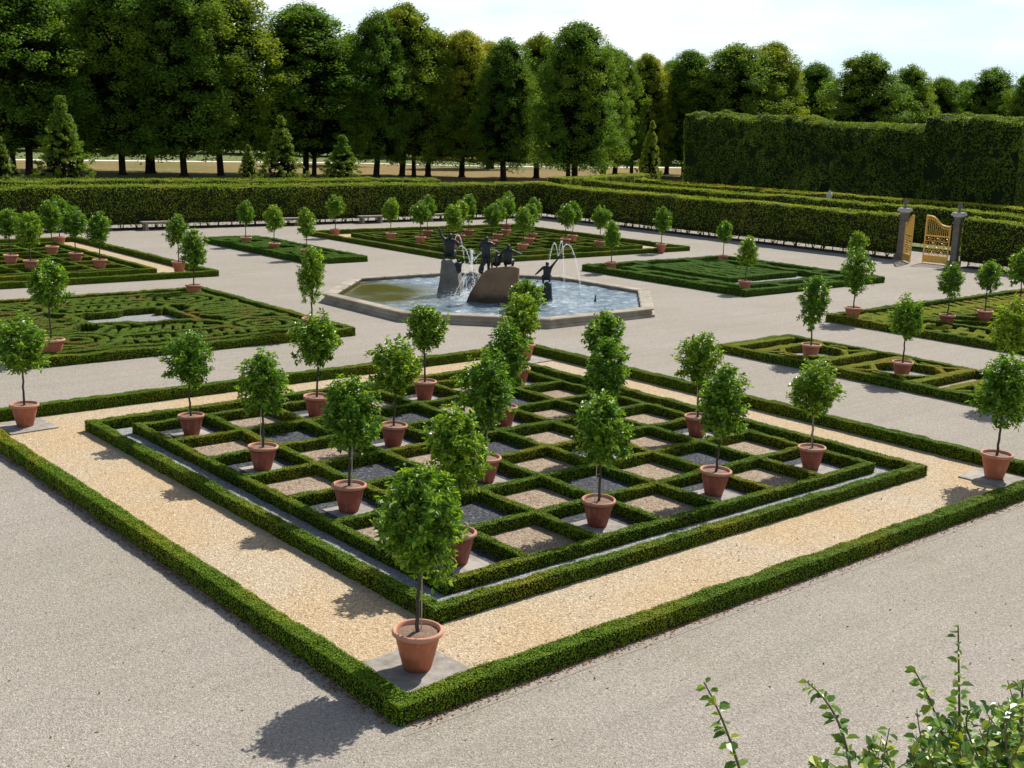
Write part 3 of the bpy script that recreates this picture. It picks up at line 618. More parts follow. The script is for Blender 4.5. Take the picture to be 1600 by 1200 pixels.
for n, (x, y) in enumerate(fm_s):
    lab = f'small potted citrus tree on the bed beyond the fountain, {ordn[n]} from left'
    if n == 0: lab = 'potted citrus tree at the left corner of the bed beyond the fountain'
    if n == len(fm_s)-1: lab = 'potted citrus tree at the right corner of the bed beyond the fountain'
    citrus(x, y, lab, 1, n, n*1.9, 1.03, 1.05, .012, tr=n)

# ------------------------------------------------------------------ fountain
FC = (12.2*U, 14.2*U)
ft = thing('fountain_basin', 'octagonal stone fountain basin in the middle of the garden', 'fountain', (*FC, 0))
a8 = [pi/8+k*pi/4 for k in range(8)]
def octa(r): return [(r/math.cos(pi/8)*math.cos(a), r/math.cos(pi/8)*math.sin(a)) for a in a8]
def oct_ring(prof):
    mb = MB(); V = []
    for r, z in prof: V += [(x, y, z) for x, y in octa(r)]
    mb.add(V, grid_faces(len(prof), 8, True)); return mb
R0 = 6.0
oct_ring([(R0+.10, 0), (R0+.10, .09), (R0+.02, .12), (R0-.02, .24), (R0-.30, .24), (R0-.42, .05)]).build('wall', MT['stone'], ft)
oct_ring([(R0-.02, .24), (R0+.05, .245), (R0+.06, .30), (R0+.03, .32), (R0-.36, .32), (R0-.41, .30), (R0-.40, .245), (R0-.30, .24)]).build('coping', MT['stone'], ft)
mb = MB()
for k in range(8):
    (x0, y0), (x1, y1) = octa(R0-.2)[k], octa(R0-.2)[(k+1) % 8]
    for j in range(4):
        f = j/4 if j else 0
        px, py = x0+(x1-x0)*f, y0+(y1-y0)*f; an = math.atan2(y1-y0, x1-x0)
        box(mb, -.006, .006, -.2, .232, .28, .3235, 0, Matrix.Translation((px, py, 0)) @ Matrix.Rotation(an if j else a8[k]+pi/2, 4, 'Z'))
mb.build('joints', MT['stone_grey'], ft)
mb = MB(); g = np.linspace(-5.6, 5.6, 90); X, Y = np.meshgrid(g, g, indexing='ij')
P = np.stack([X.ravel(), Y.ravel(), np.zeros(X.size)], 1); calm = np.clip(np.hypot(P[:, 0]+4.3, P[:, 1]-3.2)/3-.8, .01, 1)
P[:, 2] = .17+(vn(P, 2.2, 3)*.022+vn(P, 5, 4)*.012)*calm
rlim = np.array([max(abs(x), abs(y), (abs(x)+abs(y))/math.sqrt(2)) for x, y in P[:, :2]])
F = grid_faces(90, 90); F = F[(rlim[F] < 5.72).all(1)]
mb.add(P, F); w = mb.build('water', MT['water'], None, (*FC, 0), True); w['kind'] = 'structure'

def rock(name, label, outline, thick_dir, thick, m, amp=.06, seed=0):
    """outline: face points (world, metres) extruded along thick_dir with a lumpy surface"""
    pts = np.array(outline, float); base = pts[0]*0+[pts[:, 0].mean(), pts[:, 1].mean(), 0]; q = pts-base
    # resample outline
    P = np.concatenate([q, q[:1]]); s = np.concatenate([[0], np.cumsum(np.linalg.norm(np.diff(P, axis=0), axis=1))]); n = 56
    rs_ = np.stack([np.interp(np.linspace(0, s[-1], n, endpoint=False), s, P[:, k]) for k in range(3)], 1)
    td = np.array([*thick_dir, 0.]); cen = rs_.mean(0); rings = []
    for f in (0, .2, .5, .8, 1.): rings.append(rs_*1 + td*thick*f)
    mb = MB(); inner = [cen+(rings[0]-cen)*k for k in (.03, .3, .55, .8, .95)]; inner2 = [cen+td*thick+(rings[0]-cen)*k for k in (.95, .8, .5, .03)]
    V = np.concatenate(inner+rings+inner2); d = vn(V+seed, 1.6, seed)*amp+vn(V+seed, 4.5, seed+1)*amp*.5
    cv = nrm(V-cen-td*thick*.5); V = V+cv*d[:, None]
    mb.add(V, grid_faces(14, n, True)); o = mb.build(name, m, None, tuple(base), True)
    return tag(o, label, 'rock')
rock('fountain_rock', 'large brown sandstone rock with curved left shoulder in the fountain', [(16.33, 20.5, 0.0), (16.45, 20.42, .5), (16.60, 20.30, .85), (16.78, 20.12, 1.19), (17.0, 19.95, 1.38), (17.3, 19.65, 1.47), (17.55, 19.42, 1.50), (17.72, 19.22, 1.47), (17.70, 19.24, 0.0), (17.0, 19.9, 0.0)], (.72, .69), .78, MT['rock'], .05, 3)
rock('fountain_rock', 'narrow upright wet rock under the seated bronze on the left', [(16.42, 22.42, 0.0), (16.50, 22.38, .8), (16.55, 22.36, 1.5), (16.9, 22.05, 1.5), (17.0, 21.98, 1.2), (17.04, 21.85, .6), (17.10, 21.75, 0.0)], (.76, .65), .6, MT['rock_wet'], .06, 8)
rock('fountain_rock', 'pale spray-veiled rock between the two larger fountain rocks', [(18.55, 23.6, 0.0), (18.7, 23.5, .7), (18.85, 23.35, .85), (19.05, 23.2, .75), (19.15, 23.05, 0.0)], (.76, .65), .5, MT['rock_wet'], .07, 12)
rock('fountain_rock', 'slim dark rock under the bronze raising an arm on the right', [(19.0, 19.32, 0.0), (19.0, 19.3, .7), (19.08, 19.22, .9), (19.22, 19.08, .85), (19.28, 19.0, 0.0)], (.76, .65), .35, MT['bronze'], .04, 15)

def skin(name, pts, edges, radii, m, parent=None, loc=(0, 0, 0), rz=0, s=1.0, sub=1):
    me = bpy.data.meshes.new(name); me.from_pydata(pts, edges, []); me.materials.append(m); o = link(name, me, parent, loc)
    o.rotation_euler = (0, 0, rz); o.scale = (s, s, s)
    md = o.modifiers.new('skin', 'SKIN'); md.use_smooth_shade = True
    for i, r in enumerate(radii): me.skin_vertices[0].data[i].radius = (r, r) if not isinstance(r, tuple) else r
    me.skin_vertices[0].data[0].use_root = True
    sb = o.modifiers.new('sub', 'SUBSURF'); sb.levels = sub; sb.render_levels = sub
    return o
def bronze(name, label, loc, rz, s, pose, extra=None):
    """a bronze figure about 1.25 m tall, one continuous body; pose gives joints"""
    J = dict(pelvis=(0, 0, .62), waist=(0, 0, .74), chest=(0, .0, .92), neck=(0, 0, 1.05), head0=(0, .015, 1.12), head1=(0, .02, 1.22),
             sl=(-.15, 0, 1.0), el=(-.26, 0, .82), wl=(-.28, .1, .66), hl=(-.28, .14, .62), sr=(.15, 0, 1.0), er=(.26, 0, .82), wr=(.28, .1, .66), hr=(.28, .14, .62),
             tl=(-.08, 0, .58), kl=(-.10, .04, .32), al=(-.10, 0, .06), fl=(-.10, .12, .02), tr=(.08, 0, .58), kr=(.10, .04, .32), ar=(.10, 0, .06), fr=(.10, .12, .02))
    J.update(pose); names = list(J); ix = {k: i for i, k in enumerate(names)}
    E = [('pelvis', 'waist'), ('waist', 'chest'), ('chest', 'neck'), ('neck', 'head0'), ('head0', 'head1'), ('chest', 'sl'), ('sl', 'el'), ('el', 'wl'), ('wl', 'hl'), ('chest', 'sr'), ('sr', 'er'), ('er', 'wr'), ('wr', 'hr'),
         ('pelvis', 'tl'), ('tl', 'kl'), ('kl', 'al'), ('al', 'fl'), ('pelvis', 'tr'), ('tr', 'kr'), ('kr', 'ar'), ('ar', 'fr')]
    Rr = dict(pelvis=.13, waist=.115, chest=.15, neck=.04, head0=.065, head1=.06, sl=.05, el=.036, wl=.026, hl=.028, sr=.05, er=.036, wr=.026, hr=.028, tl=.075, kl=.05, al=.032, fl=.025, tr=.075, kr=.05, ar=.032, fr=.025)
    t = thing(name, label, 'statue', loc, 'bronze fountain figures', rz); t.scale = (s, s, s)
    skin('body', [J[k] for k in names], [(ix[a], ix[b]) for a, b in E], [Rr[k]*1.32 for k in names], MT['bronze'], t, sub=2)
    if extra: extra(t)
    return t
def part_tail(t):
    P = [(0, -.02, .50), (-.05, -.12, .34), (-.16, -.2, .18), (-.2, -.12, .03), (-.1, .06, -.04), (.08, .08, -.03), (.2, 0, .04)]
    skin('tail', P, [(i, i+1) for i in range(6)], [.09, .085, .07, .055, .045, .035, .02], MT['bronze'], t, sub=2)
def part_horn(t):
    P = [(.40, .06, 1.36), (.46, .1, 1.45), (.53, .14, 1.55)]
    skin('horn', P, [(0, 1), (1, 2)], [.018, .03, .05], MT['bronze'], t, sub=1)
RZ = yaw-pi/2          # facing away/towards the viewer axis
seat = dict(pelvis=(0, 0, .20), waist=(0, 0, .32), chest=(0, .02, .50), neck=(0, .03, .63), head0=(0, .04, .70), head1=(0, .05, .80), sl=(-.15, 0, .58), sr=(.15, 0, .58),
            el=(-.27, .05, .42), wl=(-.24, .18, .30), hl=(-.22, .22, .28), er=(.28, .05, .44), wr=(.26, .2, .36), hr=(.25, .24, .35),
            tl=(-.08, .02, .17), kl=(-.14, .28, .20), al=(-.13, .30, -.06), fl=(-.13, .38, -.1), tr=(.08, .02, .17), kr=(.15, .26, .24), ar=(.12, .22, .0), fr=(.12, .3, -.03))
def P_(b, **k): d = dict(b); d.update(k); return d
bronze('bronze_statue', 'seated bronze figure lifting one arm on the narrow left rock', (16.98, 22.38, 1.50), RZ, 1.25, P_(seat, el=(-.27, .0, .72), wl=(-.33, .02, .90), hl=(-.35, .02, .95)))
bronze('bronze_statue', 'small bronze figure clinging to the side of the left rock', (17.12, 22.0, .95), RZ+.5, .75, P_(seat, er=(.3, .05, .62), wr=(.34, .05, .78), hr=(.34, .05, .82)))
bronze('bronze_statue', 'tall standing bronze figure with a coiling tail on the big rock', (17.05, 20.28, 1.25), RZ, 1.08, dict(el=(-.24, .02, .86), wl=(-.2, .12, .74), hl=(-.18, .15, .72), er=(.3, .0, .92), wr=(.4, .05, 1.02), hr=(.43, .05, 1.05)), part_tail)
bronze('bronze_statue', 'smallest crouching bronze figure on top of the big rock', (17.40, 20.02, 1.43), RZ+.6, .75, P_(seat, el=(-.3, .1, .5), wl=(-.36, .2, .5), hl=(-.4, .22, .5)))
bronze('bronze_statue', 'seated bronze figure at the right edge of the big rock', (17.66, 19.74, 1.47), RZ-.2, 1.05, P_(seat, er=(.3, .1, .5), wr=(.42, .16, .46), hr=(.46, .18, .46)))
bronze('bronze_statue', 'bronze figure with wide arms raising a horn on the right rock', (19.24, 19.31, .87), RZ, .95, P_(seat, el=(-.30, -.02, .44), wl=(-.42, -.02, .31), hl=(-.47, -.02, .27), er=(.26, .0, .74), wr=(.38, .0, .9), hr=(.43, .02, .95)),
       lambda t: skin('horn', [(.43, .02, .93), (.47, .03, 1.0), (.5, .04, 1.07)], [(0, 1), (1, 2)], [.018, .025, .045], MT['bronze'], t))
# water jets
def jet(label, p0, v, T=.9, n=26, r0=.008, r1=.014, drops=120, seed=0, spread=.05):
    rs = np.random.default_rng(seed); mb = MB(); tt = np.linspace(0, T, n)[:, None]
    P = np.array(v)*tt + np.array([0, 0, -4.9])*tt**2
    P = P[P[:, 2]+p0[2] > .15]
    if len(P) > 3: tube(mb, P, np.linspace(r0, r1, len(P)), 5)
    k = rs.random(drops)*len(P)*.999; base = P[k.astype(int)]+rs.normal(size=(drops, 3))*spread*(k/len(P))[:, None]
    for b in base:
        r = rs.uniform(.006, .016); mb.add([b+(r, 0, 0), b+(-r, 0, 0), b+(0, r, 0), b+(0, -r, 0), b+(0, 0, r*2), b+(0, 0, -r*2)], [(0, 2, 4), (2, 1, 4), (1, 3, 4), (3, 0, 4), (2, 0, 5), (1, 2, 5), (3, 1, 5), (0, 3, 5)])
    return tag(mb.build('water_jet', MT['spray'], None, tuple(p0)), label, 'water jet', 'fountain water jets')
rx, ry = rt[0], rt[1]
H_ = (19.55, 19.05, 1.88)
jet('tall jet from the raised horn of the right bronze', H_, (.28*rx, .28*ry, 3.25), .95, seed=1)
jet('side jet falling right from the raised horn of the right bronze', (H_[0]+.02, H_[1], H_[2]), (1.0*rx, 1.0*ry, 2.9), 1.0, seed=2)
jet('side jet falling left from the raised horn of the right bronze', (H_[0]-.02, H_[1]+.02, H_[2]), (-.45*rx, -.45*ry, 3.0), 1.0, seed=3)
jet('low arc of water thrown left from the bronze on the big rock', (17.5, 20.1, 2.0), (-2.2*rx, -2.2*ry, 1.2), .85, seed=4)
jet('arc of water thrown from the left rock towards the big rock', (17.1, 22.3, 2.1), (.6*rx, .6*ry, 2.6), .95, seed=5)
jet('thick white plume rising from the rock in the middle', (18.9, 23.45, 1.0), (.05*rx, .05*ry, 3.6), .8, r0=.025, r1=.04, drops=240, seed=6, spread=.12)
jet('fine arc of water falling right of the left rock', (17.2, 22.2, 1.9), (1.0*rx, 1.0*ry, 1.6), .8, seed=7)
# foam and splash at the rocks
def splash(label, c, r, h, n, seed):
    rs = np.random.default_rng(seed); mb = MB(); a = rs.random(n)*6.283; q = rs.random(n)**.6*r
    P = np.stack([q*np.cos(a), q*np.sin(a), rs.random(n)**2*h*(1-q/r*.6)], 1)
    leaves(mb, P, rs.normal(size=(n, 3)), .03+.05*rs.random(n), .8, rs=rs)
    tag(mb.build('water_splash', MT['spray'], None, (c[0], c[1], .17)), label, 'splash', 'white water at the rocks')
splash('white splash at the foot of the narrow left rock', (16.75, 21.7), .75, .35, 900, 1)
splash('white splash between the left rock and the big rock', (17.7, 21.6), .6, .45, 800, 2)
splash('white splash around the pale middle rock', (18.7, 23.1), .6, .9, 900, 3)
splash('white splash right of the dark rock', (19.6, 18.4), .9, .2, 700, 4)
mb = MB(); lathe(mb, [(0.0, 0.0), (.05, 0.0), (.04, .12), (.02, .2), (.035, .24), (.02, .3), (0.0, .31)], 10)
tag(mb.build('spout', MT['bronze'], None, (13.9*U, 12.2*U, .1), True), 'small dark spout standing in the right part of the basin', 'spout')

# ------------------------------------------------------------------ gate
def pillar(x, y, label):
    t = thing('gate_pillar', label, 'pillar', (x*U, y*U, 0), 'gate pillars')
    mb = MB(); box(mb, -.27, .27, -.27, .27, 0, .28); box(mb, -.17, .17, -.17, .17, .28, 2.62); box(mb, -.235, .235, -.235, .235, 2.25, 2.30)
    mb.build('shaft', MT['stone_grey'], t)
    mb = MB(); box(mb, -.22, .22, -.22, .22, 2.62, 2.69); box(mb, -.3, .3, -.3, .3, 2.69, 2.77); box(mb, -.27, .27, -.27, .27, 2.78, 2.86); mb.build('capital', MT['stone_white'], t)
    mb = MB(); lathe(mb, [(.12, 2.86), (.12, 2.89), (.055, 2.94), (.05, 2.99), (.11, 3.07), (.14, 3.16), (.12, 3.24), (.06, 3.28), (.07, 3.31), (.025, 3.37), (.035, 3.41), (0, 3.45)], 18)
    mb.build('urn', MT['stone_grey'], t, smooth=True)
pillar(32.55, 15.05, 'weathered stone pillar with urn on the left of the golden gate')
pillar(32.55, 12.9, 'weathered stone pillar with urn on the right of the golden gate')
mb = MB(); lathe(mb, [(.10, 0.0), (.22, 2.0), (.24, 2.1), (.1, 2.16), (.09, 2.25), (.2, 2.4), (.24, 2.55), (.17, 2.68), (.08, 2.74), (.11, 2.8), (0.0, 2.9)], 16)
tag(mb.build('stone_vase', MT['stone_white'], None, (41*U, 24.2*U, 0), True), 'pale stone vase finial showing above the second hedge', 'vase')
def gate(loc, ang, label, Wd=1.42):
    t = thing('gate', label, 'gate', loc, 'golden gate leaves', ang); Hh = 2.55
    def top(x):              # high at the free end, sweeping down to the hinge in an S
        f = x/Wd; return 2.05 + .52/(1+math.exp(-(f-.52)*11))
    mb = MB(); box(mb, 0, .06, -.03, .03, .04, top(0)+.08); box(mb, Wd-.06, Wd, -.03, .03, .04, top(Wd)); 
    for z in (.10, .42, 1.50): box(mb, .06, Wd-.06, -.025, .025, z-.03, z+.035)
    tube(mb, [(x, 0, top(x)) for x in np.linspace(.02, Wd-.02, 22)], .05, 6); tube(mb, [(x, 0, top(x)-.14) for x in np.linspace(.06, Wd-.06, 22)], .016, 5)
    mb.build('frame', MT['gold'], t)
    mb = MB()
    for k in range(1, 13): x = Wd*k/13; box(mb, x-.011, x+.011, -.011, .011, 1.535, top(x)-.04)
    mb.build('bars', MT['gold'], t)
    mb = MB(); box(mb, .06, Wd-.06, -.012, .012, .135, .39); mb.build('kick_plate', MT['gold'], t)
    mb = MB(); rs = random.Random(3)
    for i in range(5):
        for j in range(4):
            cx_, cz = .06+(Wd-.12)*(i+.5)/5, .455+1.01*(j+.5)/4; sg_ = 1 if (i+j) % 2 else -1
            tube(mb, [(cx_+sg_*(.02+.011*k)*math.cos(k*.62), 0, cz+(.02+.011*k)*math.sin(k*.62)) for k in range(11)], .015, 5, cap=False)
        x = .06+(Wd-.12)*(i)/5
        if i: box(mb, x-.009, x+.009, -.009, .009, .455, 1.47)
    for j in range(1, 4): box(mb, .06, Wd-.06, -.008, .008, .455+1.01*j/4-.008, .455+1.01*j/4+.008)
    mb.build('scrollwork', MT['gold'], t)
gate((32.5*U, 13.12*U, 0), pi/2+.10, 'right leaf of the golden gate, seen broadside with scrollwork panel')
gate((32.3*U, 14.80*U, 0), rad(-133), 'left leaf of the golden gate, opened and seen nearly edge on')

# ------------------------------------------------------------------ benches
def bench(x, label):
    t = thing('stone_bench', label, 'bench', (x*U, 34.75*U, 0), 'stone benches before the hedge')
    mb = MB(); box(mb, -.95, .95, -.24, .24, .42, .51); mb.build('seat', MT['bench_stone'], t)
    for sx in (-1, 1):
        mb = MB(); box(mb, sx*.7-.07, sx*.7+.07, -.2, .2, .08, .42); box(mb, sx*.7-.12, sx*.7+.12, -.24, .24, 0, .08); mb.build('leg', MT['bench_stone'], t)
bench(12.35, 'stone bench before the left hedge, leftmost of four'); bench(18.2, 'stone bench before the hedge behind the strip bed')
bench(22.2, 'stone bench before the hedge left of the bed beyond the fountain'); bench(25.9, 'stone bench before the hedge, rightmost of four')

# ------------------------------------------------------------------ big trees
def big_crown(seed, m, H=20., Rr=4.2, zb=2.4, clumps=520, per=95, leaf=.19, holes=False, cone=False, core=True):
    rs = np.random.default_rng(seed); mb = MB(); n = clumps; z = rs.random(n)**.85; th = rs.random(n)*2*pi
    if cone: prof = np.clip(1.02-z, .04, 1)**.8*(.45+.55*np.clip(z*7, 0, 1))
    else: prof = np.clip(.72+.8*np.sqrt(np.clip(z, 0, 1)), 0, 1.0)*np.where(z > .4, np.sqrt(np.clip(1-(np.abs(z-.4)/.6)**2.3, .02, 1)), 1)
    dirs = np.stack([np.cos(th), np.sin(th), z*3.5], 1)
    lob = 1+.26*vn(dirs*1.5+seed*3.7, 1, seed)+.20*vn(dirs*3.3+seed, 1, seed+3)
    q = rs.random(n)**.32; rad_ = Rr*prof*lob*q
    C = np.stack([rad_*np.cos(th), rad_*np.sin(th), zb+(H-zb)*z*(1-.05*q)-.6*q*(z < .9)], 1)
    cr_ = (.45+.55*rs.random(n))*(1.0 if not cone else .6)*Rr/4.2
    d = nrm(rs.normal(size=(n, per, 3))); rr = rs.random((n, per, 1))**.45
    L_ = C[:, None]+d*rr*cr_[:, None, None]*np.array([1.05, 1.05, 1.0])
    P = L_.reshape(-1, 3); no = (d+np.array([0, 0, .5])+rs.normal(size=d.shape)*.6).reshape(-1, 3)
    leaves(mb, P, no, leaf*(.6+.8*rs.random(len(P))), .7, 1, rs=rs)
    if core:
        n = int(2600*(.35 if cone else 1)); z = rs.random(n); th = rs.random(n)*2*pi
        pf = (np.clip(1-z, 0, 1)**.8) if cone else np.sqrt(np.clip(1-(np.abs(z-.4)/.6)**2.3, 0, 1))
        rr = Rr*pf*.62*np.sqrt(rs.random(n)); C = np.stack([rr*np.cos(th), rr*np.sin(th), zb+.5+(H-zb-1.8)*z], 1)
        leaves(mb, C, rs.normal(size=(n, 3)), (.5+.6*rs.random(n))*(.5 if cone else 1), .8, 0, rs=rs)
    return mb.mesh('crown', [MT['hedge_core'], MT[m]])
def big_trunk(seed, H=8., r=.36):
    rs = random.Random(seed); mb = MB(); lx, ly = rs.uniform(-.25, .25), rs.uniform(-.2, .2)
    tube(mb, [(0, 0, 0), (.02, 0, .25), (lx*.3, ly*.3, 1.5), (lx, ly, 4), (lx*1.3, ly*1.3, H)], (r*1.5, r*1.08, r, r*.85, r*.45), 10)
    for k in range(6):
        a = rs.random()*6.28; z = rs.uniform(2.6, 6); d_ = rs.uniform(1.5, 3)
        tube(mb, [(lx*z/5, ly*z/5, z), (lx+d_*.5*math.cos(a), ly+d_*.5*math.sin(a), z+1.2), (lx+d_*math.cos(a), ly+d_*math.sin(a), z+3.4)], (.15, .1, .04), 6)
    return mb.mesh('trunk', MT['bark_dark'], True)
CR = {0: [big_crown(1, 'lime'), big_crown(2, 'lime'), big_crown(11, 'lime')], 1: [big_crown(3, 'lime', clumps=430), big_crown(4, 'lime', clumps=470)],
      2: [big_crown(5, 'lime_olive'), big_crown(6, 'lime_olive'), big_crown(12, 'lime_olive')], 3: [big_crown(7, 'lime_gold'), big_crown(8, 'lime_gold')]}
TK = [big_trunk(s) for s in range(4)]
A = [(26.9, 118.9, 22.7, 10.0, 0), (32.3, 114.2, 21.7, 10.0, 0), (40.9, 123.0, 20.7, 8.8, 1), (42.1, 113.8, 22.1, 9.1, 0), (47.2, 117.6, 23.6, 9.5, 2), (47.9, 110.9, 22.5, 9.2, 0), (53.1, 112.4, 23.2, 11.0, 2), (64.5, 112.8, 20.1, 11.6, 1), (87.9, 139.2, 19.5, 6.7, 2), (71.8, 108.5, 19.6, 6.6, 0), (76.8, 110.2, 21.2, 8.9, 2), (80.2, 109.3, 18.4, 7.3, 2), (84.4, 107.7, 18.5, 7.8, 3), (107.4, 130.5, 19.5, 7.0, 3), (84.5, 99.5, 17.2, 6.3, 1), (94.7, 104.9, 18.6, 6.8, 2), (86.9, 89.3, 19.0, 7.9, 0), (105.7, 103.5, 17.9, 5.3, 1), (111.3, 106.8, 17.7, 5.9, 1), (118.7, 108.5, 17.8, 6.6, 2), (131.8, 115.5, 17.7, 6.1, 1), (125.7, 106.5, 18.7, 8.2, 0), (128.4, 100.1, 19.6, 10.9, 1), (136.2, 99.5, 20.4, 8.7, 2), (165.3, 112.9, 19.3, 9.0, 1), (149.5, 92.0, 19.4, 9.9, 0), (161.4, 91.9, 18.4, 7.4, 1), (187.4, 101.8, 17.9, 8.1, 1), (190.7, 99.0, 17.6, 6.4, 0), (171.3, 83.4, 18.4, 9.2, 1), (167.0, 74.9, 17.6, 6.8, 0), (173.3, 69.4, 19.5, 10.7, 1)]
LK = {0: 'dark green', 1: 'mid green', 2: 'olive-tinged', 3: 'yellowing'}
cnt = {}
tens = {20: 'twenty', 30: 'thirty'}
def nth(n): return ordn[n] if n < 20 else (['twenty-', 'thirty-'][(n+1)//10-2]+ordn[(n+1) % 10-1] if (n+1) % 10 else ['', '', 'thirtieth'][(n+1)//10-1])
for n, (x, y, h, w, k) in enumerate(A):
    t = thing('linden_tree', f'tall {LK[k]} linden tree, {nth(n)} from left in the far tree line', 'tree', (x, y, 0), 'lindens beyond the hedge', (n*2.399) % 6.28)
    v = cnt.get(k, 0); cnt[k] = v+1; me = CR[k][v % len(CR[k])]
    wf = 6.3; c = link('crown', me, t); c.scale = (w/wf, w/wf, h/20.2); link('trunk', TK[n % 4], t)
    if n % 3 == 1: o = link('trunk', TK[(n+1) % 4], t, (1.2, .9, 0)); o.scale = (.75, .75, .9)
SAP = [big_crown(21, 'sapling', 9., 2.6, .5, 260, 60, .16, cone=True), big_crown(22, 'sapling', 9., 2.6, .5, 260, 60, .16, cone=True), big_crown(23, 'lime', 9., 2.6, .5, 260, 60, .16, cone=True)]
S = [(29.0, 113.0, 5.0, 3.9, 1, 'yellow-green young tree cut by the left edge of the picture'), (33.9, 108.8, 9.0, 6.5, 2, 'dark cone-shaped young tree before the lindens at the left'), (58.4, 107.9, 7.8, 5.7, 1, 'cone-shaped young tree with golden tip before the dark linden'), (65.3, 106.0, 5.9, 5.8, 2, 'low dark cone-shaped young tree before the lindens'), (58.5, 115.9, 4.4, 3.1, 1, 'small golden young tree beside the cone-shaped one'), (117.3, 105.6, 9.0, 4.5, 1, 'slim golden-tipped young tree left of the pleached block')]
for x, y, h, w, k, lab in S:
    x, y, h, w = CAM[0]+(x-CAM[0])*.86, CAM[1]+(y-CAM[1])*.86, h*.88, w*.86
    t = thing('young_tree', lab, 'tree', (x, y, 0), 'young trees beyond the hedge', x); c = link('crown', SAP[k], t); c.scale = (w/5, w/5, h/9)
    tr_ = link('trunk', TK[1], t); tr_.scale = (.4, .4, .45)
# far wood behind the field: reads as one mass
BW = [(48.3, 195.4, 12.1, 9.4), (53.4, 195.9, 10.0, 11.6), (58.6, 191.1, 12.0, 10.0), (62.2, 189.3, 13.6, 12.1), (71.8, 195.5, 11.4, 10.3), (75.4, 192.6, 11.9, 12.5), (79.0, 183.9, 12.6, 11.7), (84.4, 184.0, 13.5, 9.9), (94.7, 189.4, 13.8, 11.1), (98.7, 184.3, 12.2, 13.0), (102.8, 181.3, 13.8, 11.6), (107.4, 178.7, 13.0, 10.2), (115.4, 180.2, 16.1, 12.3), (120.3, 174.5, 12.6, 11.0), (125.4, 171.0, 14.7, 11.4), (135.7, 174.1, 17.0, 12.9), (138.2, 164.7, 18.3, 11.4), (148.5, 167.2, 18.0, 12.2), (152.8, 164.2, 19.3, 13.6), (165.2, 164.7, 16.1, 15.1), (164.5, 157.6, 14.7, 14.1), (178.1, 159.6, 17.4, 14.8), (178.0, 150.7, 18.3, 11.8), (190, 146, 16, 13), (203, 140, 16, 14), (214, 132, 16, 14), (222, 122, 15, 14), (228, 112, 15, 14), (232, 100, 15, 14)]
mb = MB(); rg = np.random.default_rng(77)
for x, y, h, w in BW:
    n = 60; z = rg.random(n); th = rg.random(n)*6.283; q = rg.random(n)**.5*w*.52*np.sqrt(np.clip(1-(z-.4)**2*2.2, .1, 1))
    C = np.stack([x+q*np.cos(th), y+q*np.sin(th), .8+h*z*.93], 1); d = nrm(rg.normal(size=(n, 34, 3)))
    P = (C[:, None]+d*rg.random((n, 34, 1))**.5*1.5).reshape(-1, 3); leaves(mb, P, d.reshape(-1, 3)+rg.normal(size=P.shape)*.5, .5+.5*rg.random(len(P)), .75, 1, rs=rg)
    lathe(mb, [(.1, .5), (w*.42, 1.2), (w*.45, h*.5), (w*.32, h*.78), (0.01, h*.9)], 9, 0, (x, y, 0))
o = mb.build('distant_wood', [MT['hedge_core'], MT['lime']]); tag(o, 'dark distant wood across the dry field', 'wood', kind='stuff')

# ------------------------------------------------------------------ foreground shrub (rises from the ground beside the terrace)
rs = np.random.default_rng(5)
sh = thing('shrub', 'tall leafy shrub reaching into the lower right corner', 'shrub', (-7.3, -12.6, 0))
mbs, mbl = MB(), MB(); LB, LT, LN, LS = [], [], [], []
r3 = np.array([rt[0], rt[1], 0]); r3 /= np.linalg.norm(r3); f3 = np.array([fw[0], fw[1], 0]); f3 /= np.linalg.norm(f3)
org = np.array([-7.3, -12.6, 0])
def shoot(a, b, bend, nl, ls, r=.006):
    a, b = np.array(a), np.array(b); mid = (a+b)/2+np.array(bend); t = np.linspace(0, 1, 12)[:, None]
    P = (1-t)**2*a+2*t*(1-t)*mid+t**2*b; tube(mbs, P-org, np.linspace(r, r*.35, 12), 5)
    for k in range(nl):
        f = .12+.88*(k+.5)/nl; i = min(10, int(f*11)); p = P[i]+(P[i+1]-P[i])*(f*11-i); ax = nrm(P[i+1]-P[i])
        side = nrm(np.cross(ax, rs.normal(size=3))); td = nrm(side*.9+ax*.45+np.array([0, 0, -.15]))
        LB.append(p+side*.004-org); LT.append(td); LN.append(nrm(ax*.6+np.array([0, 0, .9])+rs.normal(size=3)*.5-fw*.25)); LS.append(ls*(.65+.6*rs.random())*(1-.35*f))
def pw(px, py, d=3.2):       # a spot in the shrub's own sheet of space, metres
    v = fw+rt*(px-800)/f_px+up*(600-py)/f_px; return CAM+v*d
rise = [(1500, 1330, 3.3), (1590, 1320, 3.3), (1400, 1330, 3.25), (1185, 1330, 3.1), (1325, 1330, 3.1)]
roots = [pw(*p) for p in rise]
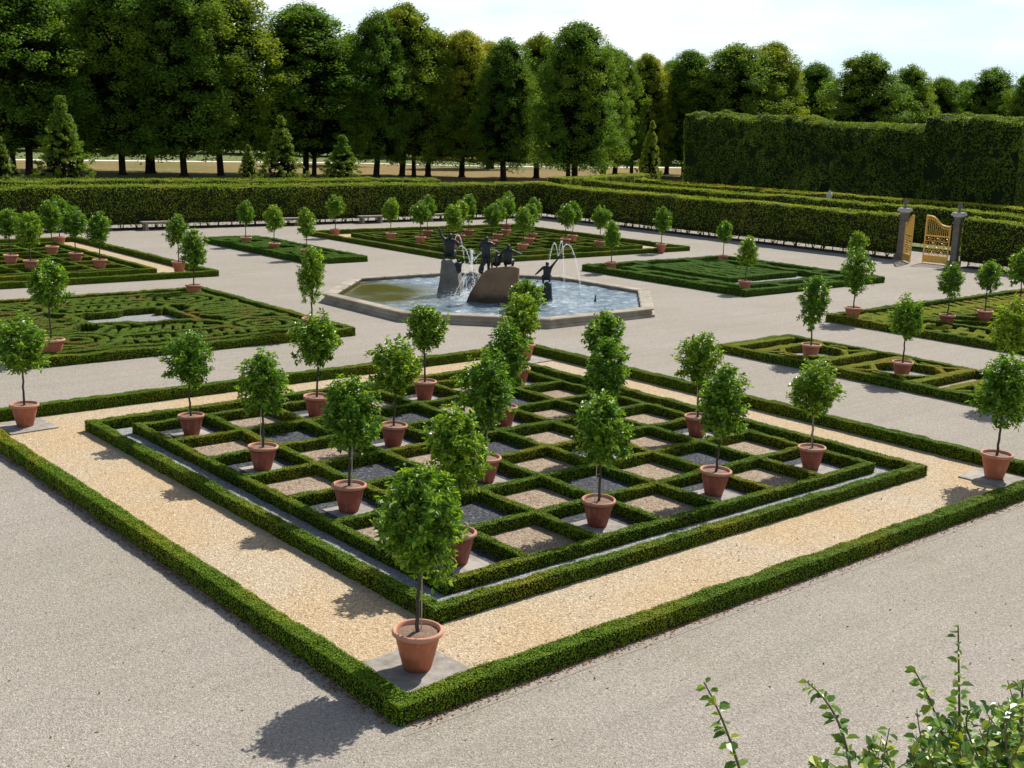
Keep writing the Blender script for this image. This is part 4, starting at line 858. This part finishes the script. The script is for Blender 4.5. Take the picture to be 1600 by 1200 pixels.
for q in roots:
    g0 = np.array([org[0]+(q[0]-org[0])*.35, org[1]+(q[1]-org[1])*.35, 0]); t = np.linspace(0, 1, 8)[:, None]; tube(mbs, g0+(q-g0)*t+np.sin(t*3)*.05-org, np.linspace(.03, .008, 8), 6)
shoot(roots[3], pw(1100, 1066, 3.1), (.03, .0, .05), 46, .045); shoot(roots[4], pw(1258, 1064, 3.1), (.08, -.05, .12), 50, .045)
shoot(roots[0], pw(1497, 978, 3.2), (.0, .0, .02), 44, .042); shoot(roots[0], pw(1428, 1046, 3.2), (.05, -.02, .06), 40, .05)
for k in range(115):
    bx = rs.uniform(1340, 1680); tx = bx+rs.uniform(-130, 90); lim = 1165-(tx-1300)*.32 if tx < 1580 else 1075; ty = max(1058, lim+rs.uniform(-15, 110)); d0 = rs.uniform(3.0, 3.7)
    shoot(pw(bx+20, 1330, d0), pw(tx, ty, d0+rs.uniform(-.15, .15)), rs.normal(size=3)*.10, int(rs.integers(24, 38)), .043, .004)
shoot(roots[1], pw(1598, 1066, 3.2), (.0, .0, .03), 24, .045)
leaves(mbl, np.array(LB), np.array(LN), np.array(LS), .72, 0, tdir=np.array(LT), six=True, fold=.22, rs=rs)
mbs.build('stems', MT['twig'], sh, smooth=True); mbl.build('leaves', MT['shrub'], sh)

# ------------------------------------------------------------------ dead leaves along the border hedge
rs = np.random.default_rng(9); mb = MB(); n = 3200; P = []
for k in range(n):
    o_ = abs(rs.normal())*.07+.0; s_ = rs.random()
    if rs.random() < .5: P.append(((-2.37*U-o_, -2.3*U+s_*16, .008)))
    else: P.append((-2.3*U+s_*15, -2.37*U-o_, .008))
for k in range(160): P.append((-2.2*U+rs.random()*9*U, -2.2*U+rs.random()*.9*U, .02))
for k in range(500): P.append((rs.uniform(-11, 14), rs.uniform(-11, 3), .008))
P = [p for p in P if not (-2.0*U < p[0] and -2.0*U < p[1] and p[2] < .01)]
P = np.array(P); leaves(mb, P, np.array([0, 0, 1.])+rs.normal(size=P.shape)*.3, .025+.03*rs.random(len(P)), .6, rs=rs)
tag(mb.build('leaf_litter', MT['litter']), 'scattered brown dead leaves along the near border hedge', 'leaf litter', kind='stuff')
